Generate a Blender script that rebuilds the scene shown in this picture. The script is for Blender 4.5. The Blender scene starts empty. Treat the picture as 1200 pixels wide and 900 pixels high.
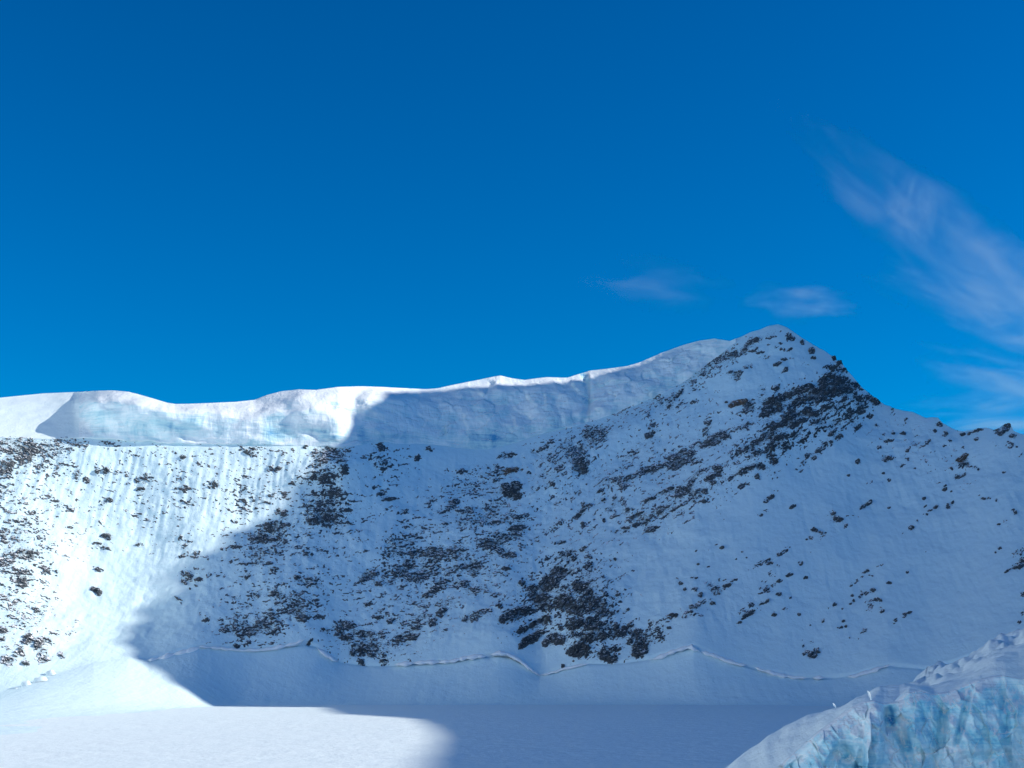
import bpy, math
import numpy as np
from mathutils import Vector

R_ = math.radians
SC = bpy.context.scene
COL = SC.collection

# ------------------------------------------------------------------ camera
CAM_H = 50.0
F_PX = 50.0 / 36.0 * 1200.0            # focal length in photograph pixels
PITCH = R_(11.53)
cam_data = bpy.data.cameras.new("camera")
cam_data.lens = 50.0
cam_data.sensor_width = 36.0
cam_data.clip_start = 1.0
cam_data.clip_end = 80000.0
cam = bpy.data.objects.new("camera", cam_data)
COL.objects.link(cam)
cam.location = (0, 0, CAM_H)
cam.rotation_euler = (R_(90) + PITCH, 0, 0)
SC.camera = cam

# ------------------------------------------------------------------ light
SUN_EL, SUN_AZ = R_(26.0), R_(0.0)      # azimuth measured from +X towards +Y
SUN_DIR = np.array([math.cos(SUN_EL) * math.cos(SUN_AZ), math.cos(SUN_EL) * math.sin(SUN_AZ), math.sin(SUN_EL)])
world = bpy.data.worlds.new("World")
SC.world = world
world.use_nodes = True
wn = world.node_tree
wn.nodes.clear()
w_out = wn.nodes.new("ShaderNodeOutputWorld")
w_bg = wn.nodes.new("ShaderNodeBackground")
w_sky = wn.nodes.new("ShaderNodeTexSky")
w_sky.sky_type = 'NISHITA'
w_sky.sun_disc = False
w_sky.sun_elevation = SUN_EL
w_sky.sun_rotation = R_(90) - SUN_AZ
w_sky.altitude = 2500
w_sky.air_density = 1.3
w_sky.dust_density = 0.15
w_sky.ozone_density = 3.0
w_gam = wn.nodes.new("ShaderNodeGamma")
w_gam.inputs["Gamma"].default_value = 1.15
w_bg.inputs["Strength"].default_value = 0.057
w_hsv = wn.nodes.new("ShaderNodeHueSaturation")
w_hsv.inputs["Saturation"].default_value = 1.85
w_hsv.inputs["Hue"].default_value = 0.507
wn.links.new(w_sky.outputs[0], w_gam.inputs["Color"])
wn.links.new(w_gam.outputs[0], w_hsv.inputs["Color"])
wn.links.new(w_hsv.outputs[0], w_bg.inputs["Color"])
wn.links.new(w_bg.outputs[0], w_out.inputs["Surface"])

sun_data = bpy.data.lights.new("sun", 'SUN')
sun_data.energy = 3.0
sun_data.angle = R_(0.5)
sun_data.color = (1.0, 0.95, 0.87)
sun = bpy.data.objects.new("sun", sun_data)
COL.objects.link(sun)
sun.rotation_euler = Vector(-SUN_DIR).to_track_quat('-Z', 'Y').to_euler()

SC.view_settings.view_transform = 'Standard'
SC.view_settings.look = 'None'
SC.view_settings.gamma = 1.0
SC.view_settings.exposure = 0.8
SC.cycles.max_bounces = 8
SC.cycles.diffuse_bounces = 4
SC.cycles.volume_bounces = 1
SC.cycles.transparent_max_bounces = 12

# ------------------------------------------------------------------ noise
def _hash(ix, iy, iz, seed):
    h = (ix.astype(np.uint32) * np.uint32(374761393) + iy.astype(np.uint32) * np.uint32(668265263)
         + iz.astype(np.uint32) * np.uint32(2147483647) + np.uint32(seed * 974711 + 12345))
    h = (h ^ (h >> np.uint32(13))) * np.uint32(1274126177)
    h = (h ^ (h >> np.uint32(15))) * np.uint32(2246822519)
    return h ^ (h >> np.uint32(16))

def noise2(x, y, seed=0):
    """Gradient noise, about -0.7..0.7."""
    x = np.asarray(x, dtype=np.float64); y = np.asarray(y, dtype=np.float64)
    xi = np.floor(x).astype(np.int64); yi = np.floor(y).astype(np.int64)
    fx = (x - xi); fy = (y - yi)
    ux = fx * fx * fx * (fx * (fx * 6 - 15) + 10); uy = fy * fy * fy * (fy * (fy * 6 - 15) + 10)
    z0 = np.zeros_like(xi)
    def g(dx, dy):
        a = _hash(xi + dx, yi + dy, z0, seed).astype(np.float64) * (2 * math.pi / 4294967296.0)
        return np.cos(a) * (fx - dx) + np.sin(a) * (fy - dy)
    a = g(0, 0); b = g(1, 0); c = g(0, 1); d = g(1, 1)
    return (a + (b - a) * ux) * (1 - uy) + (c + (d - c) * ux) * uy

def fbm2(x, y, seed=0, octv=3, gain=0.5):
    t = 0; amp = 1.0
    for k in range(octv):
        t = t + amp * noise2(x * 2 ** k + 17.3 * k, y * 2 ** k - 9.1 * k, seed + k)
        amp *= gain
    return t

def cells2(x, y, seed=0):
    """F1, F2 of jittered cells."""
    xi = np.floor(x).astype(np.int64); yi = np.floor(y).astype(np.int64)
    z0 = np.zeros_like(xi)
    f1 = np.full(x.shape, 9.0); f2 = np.full(x.shape, 9.0)
    for dx in (-1, 0, 1):
        for dy in (-1, 0, 1):
            h = _hash(xi + dx, yi + dy, z0, seed)
            jx = (h & np.uint32(0xffff)).astype(np.float64) / 65535.0
            jy = (h >> np.uint32(16)).astype(np.float64) / 65535.0
            d = np.hypot(xi + dx + jx - x, yi + dy + jy - y)
            n1 = np.minimum(f1, d)
            f2 = np.minimum(f2, np.maximum(f1, d)); f1 = n1
    return f1, f2

def facets2(x, y, seed=0):
    """Broken planes: every jittered cell carries its own tilt."""
    xi = np.floor(x).astype(np.int64); yi = np.floor(y).astype(np.int64)
    z0 = np.zeros_like(xi)
    f1 = np.full(x.shape, 9.0); out = np.zeros(x.shape)
    for dx in (-1, 0, 1):
        for dy in (-1, 0, 1):
            h = _hash(xi + dx, yi + dy, z0, seed); g = _hash(xi + dx, yi + dy, z0 + 1, seed)
            px = xi + dx + (h & np.uint32(0xffff)).astype(np.float64) / 65535.0 - x
            py = yi + dy + (h >> np.uint32(16)).astype(np.float64) / 65535.0 - y
            d = np.hypot(px, py)
            a = (g & np.uint32(0xffff)).astype(np.float64) / 65535.0 * 2 * math.pi
            val = np.cos(a) * px + np.sin(a) * py + 0.5 * ((g >> np.uint32(16)).astype(np.float64) / 65535.0 - 0.5)
            m = d < f1
            f1 = np.where(m, d, f1); out = np.where(m, val, out)
    return out

def smooth(a, b, x):
    t = np.clip((x - a) / (b - a), 0, 1)
    return t * t * (3 - 2 * t)

# ------------------------------------------------------------------ helpers
def curve(pts):
    """Smooth monotone-ish interpolation through (x, y) points (cubic Hermite)."""
    xs = np.array([p[0] for p in pts], float); ys = np.array([p[1] for p in pts], float)
    d = np.diff(ys) / np.diff(xs)
    m = np.empty_like(ys); m[0] = d[0]; m[-1] = d[-1]
    for i in range(1, len(ys) - 1):
        m[i] = 0.0 if d[i - 1] * d[i] <= 0 else 2 * d[i - 1] * d[i] / (d[i - 1] + d[i])
    def f(x):
        x = np.asarray(x, float)
        k = np.clip(np.searchsorted(xs, x) - 1, 0, len(xs) - 2)
        h = xs[k + 1] - xs[k]; t = (x - xs[k]) / h
        tc = np.clip(t, 0, 1)
        h00 = 2 * tc ** 3 - 3 * tc ** 2 + 1; h10 = tc ** 3 - 2 * tc ** 2 + tc
        h01 = -2 * tc ** 3 + 3 * tc ** 2; h11 = tc ** 3 - tc ** 2
        y = h00 * ys[k] + h10 * h * m[k] + h01 * ys[k + 1] + h11 * h * m[k + 1]
        return np.where(t < 0, ys[k], np.where(t > 1, ys[k + 1], y))
    return f

def poly(pts):
    xs = [p[0] for p in pts]; ys = [p[1] for p in pts]
    return lambda x: np.interp(x, xs, ys)

def elev(v):
    """Rise per metre of ground distance for a line of sight at photo row v."""
    return np.tan(PITCH + np.arctan((450.0 - v) / F_PX))

def v_of(Y, Z):
    return 450.0 - F_PX * np.tan(np.arctan2(Z - CAM_H, Y) - PITCH)

def side(u, v):
    b = (450.0 - v) / F_PX
    return (u - 600.0) / F_PX / (math.cos(PITCH) - b * math.sin(PITCH))

def at(u, v, Y):
    u = np.asarray(u, float); v = np.asarray(v, float); Y = np.asarray(Y, float)
    return np.stack(np.broadcast_arrays(side(u, v) * Y, Y, CAM_H + elev(v) * Y), -1)

def mesh_obj(name, verts, faces, mat, parent=None, smooth_shade=True, origin=None, attrs=None):
    verts = np.asarray(verts, dtype=np.float64).reshape(-1, 3)
    faces = np.asarray(faces, dtype=np.int32)
    if origin is not None:
        verts = verts - np.asarray(origin)
    me = bpy.data.meshes.new(name)
    n = faces.shape[1]
    me.vertices.add(len(verts)); me.vertices.foreach_set("co", verts.astype(np.float32).ravel())
    me.loops.add(faces.size); me.loops.foreach_set("vertex_index", faces.ravel())
    me.polygons.add(len(faces))
    me.polygons.foreach_set("loop_start", np.arange(0, faces.size, n, dtype=np.int32))
    me.polygons.foreach_set("loop_total", np.full(len(faces), n, dtype=np.int32))
    me.polygons.foreach_set("use_smooth", np.full(len(faces), smooth_shade, dtype=bool))
    me.update(calc_edges=True)
    for k, val in (attrs or {}).items():
        a = me.attributes.new(k, 'FLOAT', 'POINT')
        a.data.foreach_set("value", np.asarray(val, np.float32).ravel())
    me.materials.append(mat)
    o = bpy.data.objects.new(name, me)
    COL.objects.link(o)
    if origin is not None:
        o.location = origin
    if parent is not None:
        o.parent = parent
        if origin is not None:
            o.location = Vector(origin) - parent.location
        else:
            o.location = -parent.location
    return o

def grid_faces(nr, nc):
    i = np.arange(nr * nc).reshape(nr, nc)
    return np.stack([i[:-1, :-1], i[:-1, 1:], i[1:, 1:], i[1:, :-1]], -1).reshape(-1, 4)

def tag(o, label=None, cat=None, group=None, kind=None):
    if label: o["label"] = label
    if cat: o["category"] = cat
    if group: o["group"] = group
    if kind: o["kind"] = kind
    return o

def empty(name, loc, label, cat, group=None):
    o = bpy.data.objects.new(name, None)
    COL.objects.link(o); o.location = loc
    return tag(o, label, cat, group)

# ------------------------------------------------------------------ materials
def new_mat(name):
    m = bpy.data.materials.new(name); m.use_nodes = True
    nt = m.node_tree; nt.nodes.clear()
    out = nt.nodes.new("ShaderNodeOutputMaterial"); b = nt.nodes.new("ShaderNodeBsdfPrincipled")
    nt.links.new(b.outputs[0], out.inputs["Surface"])
    return m, nt, b, out

def N(nt, t, **kw):
    n = nt.nodes.new(t)
    for k, v in kw.items():
        if hasattr(n, k): setattr(n, k, v)
        else: n.inputs[k.replace("_", " ")].default_value = v
    return n

def noise_node(nt, coord, scale, detail=4.0, rough=0.55, stretch=None, dist=0.0):
    if stretch is not None:
        mp = nt.nodes.new("ShaderNodeMapping"); mp.inputs["Scale"].default_value = stretch
        nt.links.new(coord, mp.inputs["Vector"]); coord = mp.outputs[0]
    n = nt.nodes.new("ShaderNodeTexNoise")
    n.inputs["Scale"].default_value = scale; n.inputs["Detail"].default_value = detail
    n.inputs["Roughness"].default_value = rough; n.inputs["Distortion"].default_value = dist
    nt.links.new(coord, n.inputs["Vector"])
    return n.outputs["Fac"]

def ramp(nt, fac, stops):
    r = nt.nodes.new("ShaderNodeValToRGB")
    while len(r.color_ramp.elements) < len(stops): r.color_ramp.elements.new(0.5)
    for e, (p, c) in zip(r.color_ramp.elements, stops):
        e.position = p; e.color = (*c, 1) if len(c) == 3 else c
    nt.links.new(fac, r.inputs[0])
    return r.outputs[0]

def mixc(nt, fac, a, b):
    m = nt.nodes.new("ShaderNodeMix"); m.data_type = 'RGBA'
    for sock, val in ((m.inputs[0], fac), (m.inputs[6], a), (m.inputs[7], b)):
        if isinstance(val, (int, float)): sock.default_value = val
        elif isinstance(val, tuple): sock.default_value = (*val, 1)
        else: nt.links.new(val, sock)
    return m.outputs[2]

def math_(nt, op, a, b=None, c=None, clamp=False):
    m = nt.nodes.new("ShaderNodeMath"); m.operation = op; m.use_clamp = clamp
    for i, val in enumerate((a, b, c)):
        if val is None: continue
        if isinstance(val, (int, float)): m.inputs[i].default_value = val
        else: nt.links.new(val, m.inputs[i])
    return m.outputs[0]

def maprange(nt, val, a, b):
    m = nt.nodes.new("ShaderNodeMapRange"); m.interpolation_type = 'SMOOTHSTEP'
    m.inputs[1].default_value = a; m.inputs[2].default_value = b
    nt.links.new(val, m.inputs[0])
    return m.outputs[0]

def bump(nt, height, strength, dist, normal=None):
    b = nt.nodes.new("ShaderNodeBump"); b.inputs["Strength"].default_value = strength
    b.inputs["Distance"].default_value = dist
    nt.links.new(height, b.inputs["Height"])
    if normal is not None: nt.links.new(normal, b.inputs["Normal"])
    return b.outputs[0]

def geom(nt):
    g = nt.nodes.new("ShaderNodeNewGeometry")
    s = nt.nodes.new("ShaderNodeSeparateXYZ"); nt.links.new(g.outputs["True Normal"], s.inputs[0])
    return g.outputs["Position"], s.outputs[2]

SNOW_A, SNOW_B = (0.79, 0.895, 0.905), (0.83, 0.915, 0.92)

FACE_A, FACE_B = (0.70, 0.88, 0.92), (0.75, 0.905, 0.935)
def snow_material(name, fine=1.0, flute=0.0):
    m, nt, b, out = new_mat(name)
    pos, nz = geom(nt)
    big = noise_node(nt, pos, 0.012, 5, 0.6)
    col = mixc(nt, big, *((0.93, 0.935, 0.94), (0.95, 0.95, 0.95)) if name == "light_painted_snow" else (FACE_A, FACE_B) if name == "face_snow" else (SNOW_A, SNOW_B))
    nt.links.new(col, b.inputs["Base Color"])
    b.inputs["Roughness"].default_value = 0.75
    b.inputs["Specular IOR Level"].default_value = 0.25
    h1 = noise_node(nt, pos, 0.045, 6, 0.62)
    nrm = bump(nt, h1, 0.45 * fine, 6.0)
    h2 = noise_node(nt, pos, 0.22, 4, 0.6, (1.0, 0.6, 0.6))
    nrm = bump(nt, h2, 0.35 * fine, 1.3, nrm)
    if flute:
        h3 = noise_node(nt, pos, 0.07, 3, 0.5, (1.0, 0.12, 0.12), 0.6)
        nrm = bump(nt, h3, flute, 3.0, nrm)
    nt.links.new(nrm, b.inputs["Normal"])
    return m

def ice_material(name, deep, pale, scale=1.0, snow_from=0.45):
    m, nt, b, out = new_mat(name)
    pos, nz = geom(nt)
    # wind and melt layers lie nearly level, bent a little
    lay = noise_node(nt, pos, 0.05 * scale, 6, 0.65, (0.22, 0.22, 2.0), 1.2)
    blot = noise_node(nt, pos, 0.02 * scale, 5, 0.6, (1.0, 1.0, 0.7), 0.8)
    vert = noise_node(nt, pos, 0.10 * scale, 4, 0.6, (1.0, 1.0, 0.18), 0.4)
    f = math_(nt, 'ADD', math_(nt, 'MULTIPLY', lay, 0.45), math_(nt, 'MULTIPLY', blot, 0.55))
    bl = nt.nodes.new("ShaderNodeAttribute"); bl.attribute_name = "bluish"          # bluer ice where marked, strongest over the serac cave and clefts
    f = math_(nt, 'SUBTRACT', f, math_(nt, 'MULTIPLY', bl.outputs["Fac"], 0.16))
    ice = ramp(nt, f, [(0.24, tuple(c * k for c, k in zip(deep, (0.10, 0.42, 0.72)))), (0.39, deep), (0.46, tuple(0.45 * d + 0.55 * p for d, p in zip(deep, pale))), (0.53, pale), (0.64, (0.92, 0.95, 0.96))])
    sn = maprange(nt, math_(nt, 'ADD', nz, math_(nt, 'MULTIPLY', math_(nt, 'SUBTRACT', blot, 0.5), 0.9)), snow_from - 0.15, snow_from + 0.15)
    col = mixc(nt, sn, ice, (0.88, 0.925, 0.93))
    nt.links.new(col, b.inputs["Base Color"])
    rg = math_(nt, 'ADD', 0.42, math_(nt, 'MULTIPLY', sn, 0.3))
    nt.links.new(rg, b.inputs["Roughness"])
    b.inputs["Specular IOR Level"].default_value = 0.3
    nrm = bump(nt, lay, 0.6, 3.0 / scale)
    nrm = bump(nt, vert, 0.7, 3.0 / scale, nrm)
    nt.links.new(nrm, b.inputs["Normal"])
    return m

def rock_material(name, dark, mid, warm, snow_from=0.74):
    m, nt, b, out = new_mat(name)
    pos, nz = geom(nt)
    n1 = noise_node(nt, pos, 0.05, 6, 0.65)
    n2 = noise_node(nt, pos, 0.35, 5, 0.7, (0.6, 0.6, 1.8))
    f = math_(nt, 'ADD', math_(nt, 'MULTIPLY', n1, 0.5), math_(nt, 'MULTIPLY', n2, 0.5))
    col = ramp(nt, f, [(0.36, dark), (0.52, mid), (0.66, warm)])
    sn_n = noise_node(nt, pos, 0.22, 5, 0.72)
    sn = maprange(nt, math_(nt, 'ADD', nz, math_(nt, 'MULTIPLY', math_(nt, 'SUBTRACT', sn_n, 0.5), 1.5)), snow_from - 0.05, snow_from + 0.05)
    col = mixc(nt, sn, col, (0.88, 0.90, 0.92))
    nt.links.new(col, b.inputs["Base Color"])
    b.inputs["Roughness"].default_value = 0.85
    nrm = bump(nt, n2, 0.8, 1.5)
    nt.links.new(nrm, b.inputs["Normal"])
    return m

M_SNOW = snow_material("wind_packed_snow", 1.0, 0.35)
def add_grit(m):
    """Fine stones and gravel too small to build, thickest round the outcrops."""
    nt = m.node_tree
    b = next(n for n in nt.nodes if n.type == 'BSDF_PRINCIPLED')
    src = b.inputs["Base Color"].links[0].from_socket
    at_ = nt.nodes.new("ShaderNodeAttribute"); at_.attribute_name = "stony"
    pos, nz = geom(nt)
    g1 = noise_node(nt, pos, 0.30, 5, 0.75, (0.8, 0.8, 1.6))
    g2 = noise_node(nt, pos, 0.03, 3, 0.6)
    lim = math_(nt, 'MULTIPLY', at_.outputs["Fac"], math_(nt, 'ADD', 0.25, math_(nt, 'MULTIPLY', g2, 0.7)))
    f = maprange(nt, math_(nt, 'ADD', g1, math_(nt, 'MULTIPLY', lim, 0.62)), 0.66, 0.74)
    nt.links.new(mixc(nt, math_(nt, 'MULTIPLY', f, 0.85), src, (0.10, 0.105, 0.11)), b.inputs["Base Color"])
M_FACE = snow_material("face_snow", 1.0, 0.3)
add_grit(M_FACE)
M_FLAT = snow_material("glacier_snow", 0.8)
M_LIP = snow_material("soft_snow", 0.8)
M_LIP_BRIGHT = snow_material("light_painted_snow", 0.5)  # whiter base paints in the extra light the snow lips catch
M_HANG = ice_material("glacier_ice", (0.52, 0.76, 0.82), (0.86, 0.935, 0.95), 1.0)
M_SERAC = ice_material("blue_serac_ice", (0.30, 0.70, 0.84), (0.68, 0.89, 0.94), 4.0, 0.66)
M_ROCK = rock_material("dark_schist", (0.036, 0.043, 0.05), (0.068, 0.08, 0.09), (0.115, 0.125, 0.135), 0.66)
M_BARE = rock_material("bare_dark_schist", (0.030, 0.036, 0.042), (0.056, 0.066, 0.074), (0.10, 0.103, 0.105), 0.82)
M_WARM = rock_material("rusty_schist", (0.05, 0.04, 0.035), (0.11, 0.08, 0.06), (0.22, 0.13, 0.08))

# ------------------------------------------------------------------ the shape of the place
SKY = poly([(-500, 478), (-200, 470), (0, 466), (30, 463), (50, 461), (85, 459.5), (110, 458), (133, 457.5), (150, 459), (160, 461.5), (180, 467.5),
    (195, 472), (205, 473.5), (225, 473), (250, 472), (275, 471), (298, 468.5), (312, 463), (330, 458.5), (350, 456.5), (370, 457), (395, 453.5),
    (425, 452.8), (450, 453.5), (475, 455), (500, 456), (512, 455), (530, 451), (550, 447), (570, 443), (587, 440), (600, 443.2), (615, 445.3),
    (630, 443), (640, 442), (665, 442.5), (690, 434.5), (720, 431), (735, 429), (750, 424.5), (775, 413.5), (800, 404.5), (820, 399), (837, 396.8),
    (855, 399.5), (870, 394), (880, 389), (890, 386.5), (900, 382), (912, 379.8), (922, 383.5), (930, 389), (940, 396), (950, 402), (960, 408),
    (966, 411), (973, 416), (978, 418), (981, 423), (986, 424), (990, 431), (1000, 442), (1010, 454), (1020, 462), (1030, 470), (1037, 474.5), (1043, 476),
    (1047, 478.5), (1060, 481.5), (1070, 483), (1085, 490), (1093, 489), (1099, 489.5), (1105, 496), (1112, 500), (1120, 504), (1128, 505.5), (1140, 503.5),
    (1150, 501.5), (1156, 501), (1165, 504), (1173, 500.5), (1178, 497), (1184, 497.5), (1188, 505), (1195, 508), (1200, 509), (1300, 530), (1500, 600), (1700, 640)])
_FOOT = poly([(-500, 516), (0, 511), (60, 513), (100, 511), (150, 513), (200, 517), (280, 518), (330, 520), (385, 521), (400, 522), (420, 519), (440, 516),
    (500, 518), (525, 520.5), (550, 524), (570, 526), (590, 520), (640, 504), (680, 497), (700, 490), (740, 474.5), (780, 459), (800, 448.5), (820, 433),
    (845, 415), (862, 399)])
def ICE_FOOT(u):
    u = np.asarray(u, float)
    return _FOOT(u) + (2.6 * noise2(u / 27, u * 0, 170) + 1.4 * noise2(u / 9, u * 0, 171)) * smooth(862, 800, u) * smooth(90, 150, u)
def TOP(u):                               # upper edge of the rocky face
    u = np.asarray(u, float)
    return np.where(u < 862, np.maximum(ICE_FOOT(u), SKY(u)), SKY(u))
SCHRUND = poly([(-500, 825), (-100, 820), (0, 812), (60, 793), (110, 778), (150, 772), (175, 773), (200, 766), (232, 757), (270, 759.5), (300, 762), (340, 757),
    (358, 755), (372, 758), (385, 768), (398, 776), (430, 780), (460, 780), (500, 777), (530, 775), (560, 769.5), (585, 768), (600, 771), (615, 779),
    (632, 791), (650, 787), (665, 782), (690, 777), (720, 778), (745, 775), (760, 772.5), (785, 765), (812, 757.5), (830, 765), (860, 777), (900, 787.5),
    (940, 795), (965, 795.5), (1000, 792), (1040, 780), (1090, 784), (1130, 772), (1200, 745), (1300, 740), (1700, 740)])
_ug = np.arange(-520.0, 1720.0, 1.0)
def softened(f, sig):
    k = np.exp(-0.5 * (np.arange(-60, 61) / sig) ** 2); k /= k.sum()
    y = np.convolve(np.pad(f(_ug), 60, mode='edge'), k, mode='valid')
    return lambda u: np.interp(u, _ug, y)
SCHRUND_S = softened(SCHRUND, 9.0)
TOP_S = softened(TOP, 16.0)
Y_FLAT = curve([(-500, 1450), (-200, 1480), (0, 1400), (100, 1700), (200, 2150), (300, 2420), (450, 2500), (600, 2500), (900, 2420), (1200, 2340), (1700, 2250)])
Y_FOOT = curve([(-500, 2080), (-200, 2120), (0, 2230), (100, 2370), (200, 2480), (300, 2570), (450, 2640), (600, 2640), (750, 2600), (900, 2560), (1050, 2520), (1200, 2480), (1700, 2350)])
Y_TOP = curve([(-500, 2640), (-300, 2690), (0, 2765), (150, 2808), (300, 2840), (400, 2890), (440, 2960), (500, 3080), (600, 3170), (800, 3280), (900, 3300), (1000, 3220), (1100, 3080), (1200, 2950), (1500, 2780), (1700, 2700)])

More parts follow.
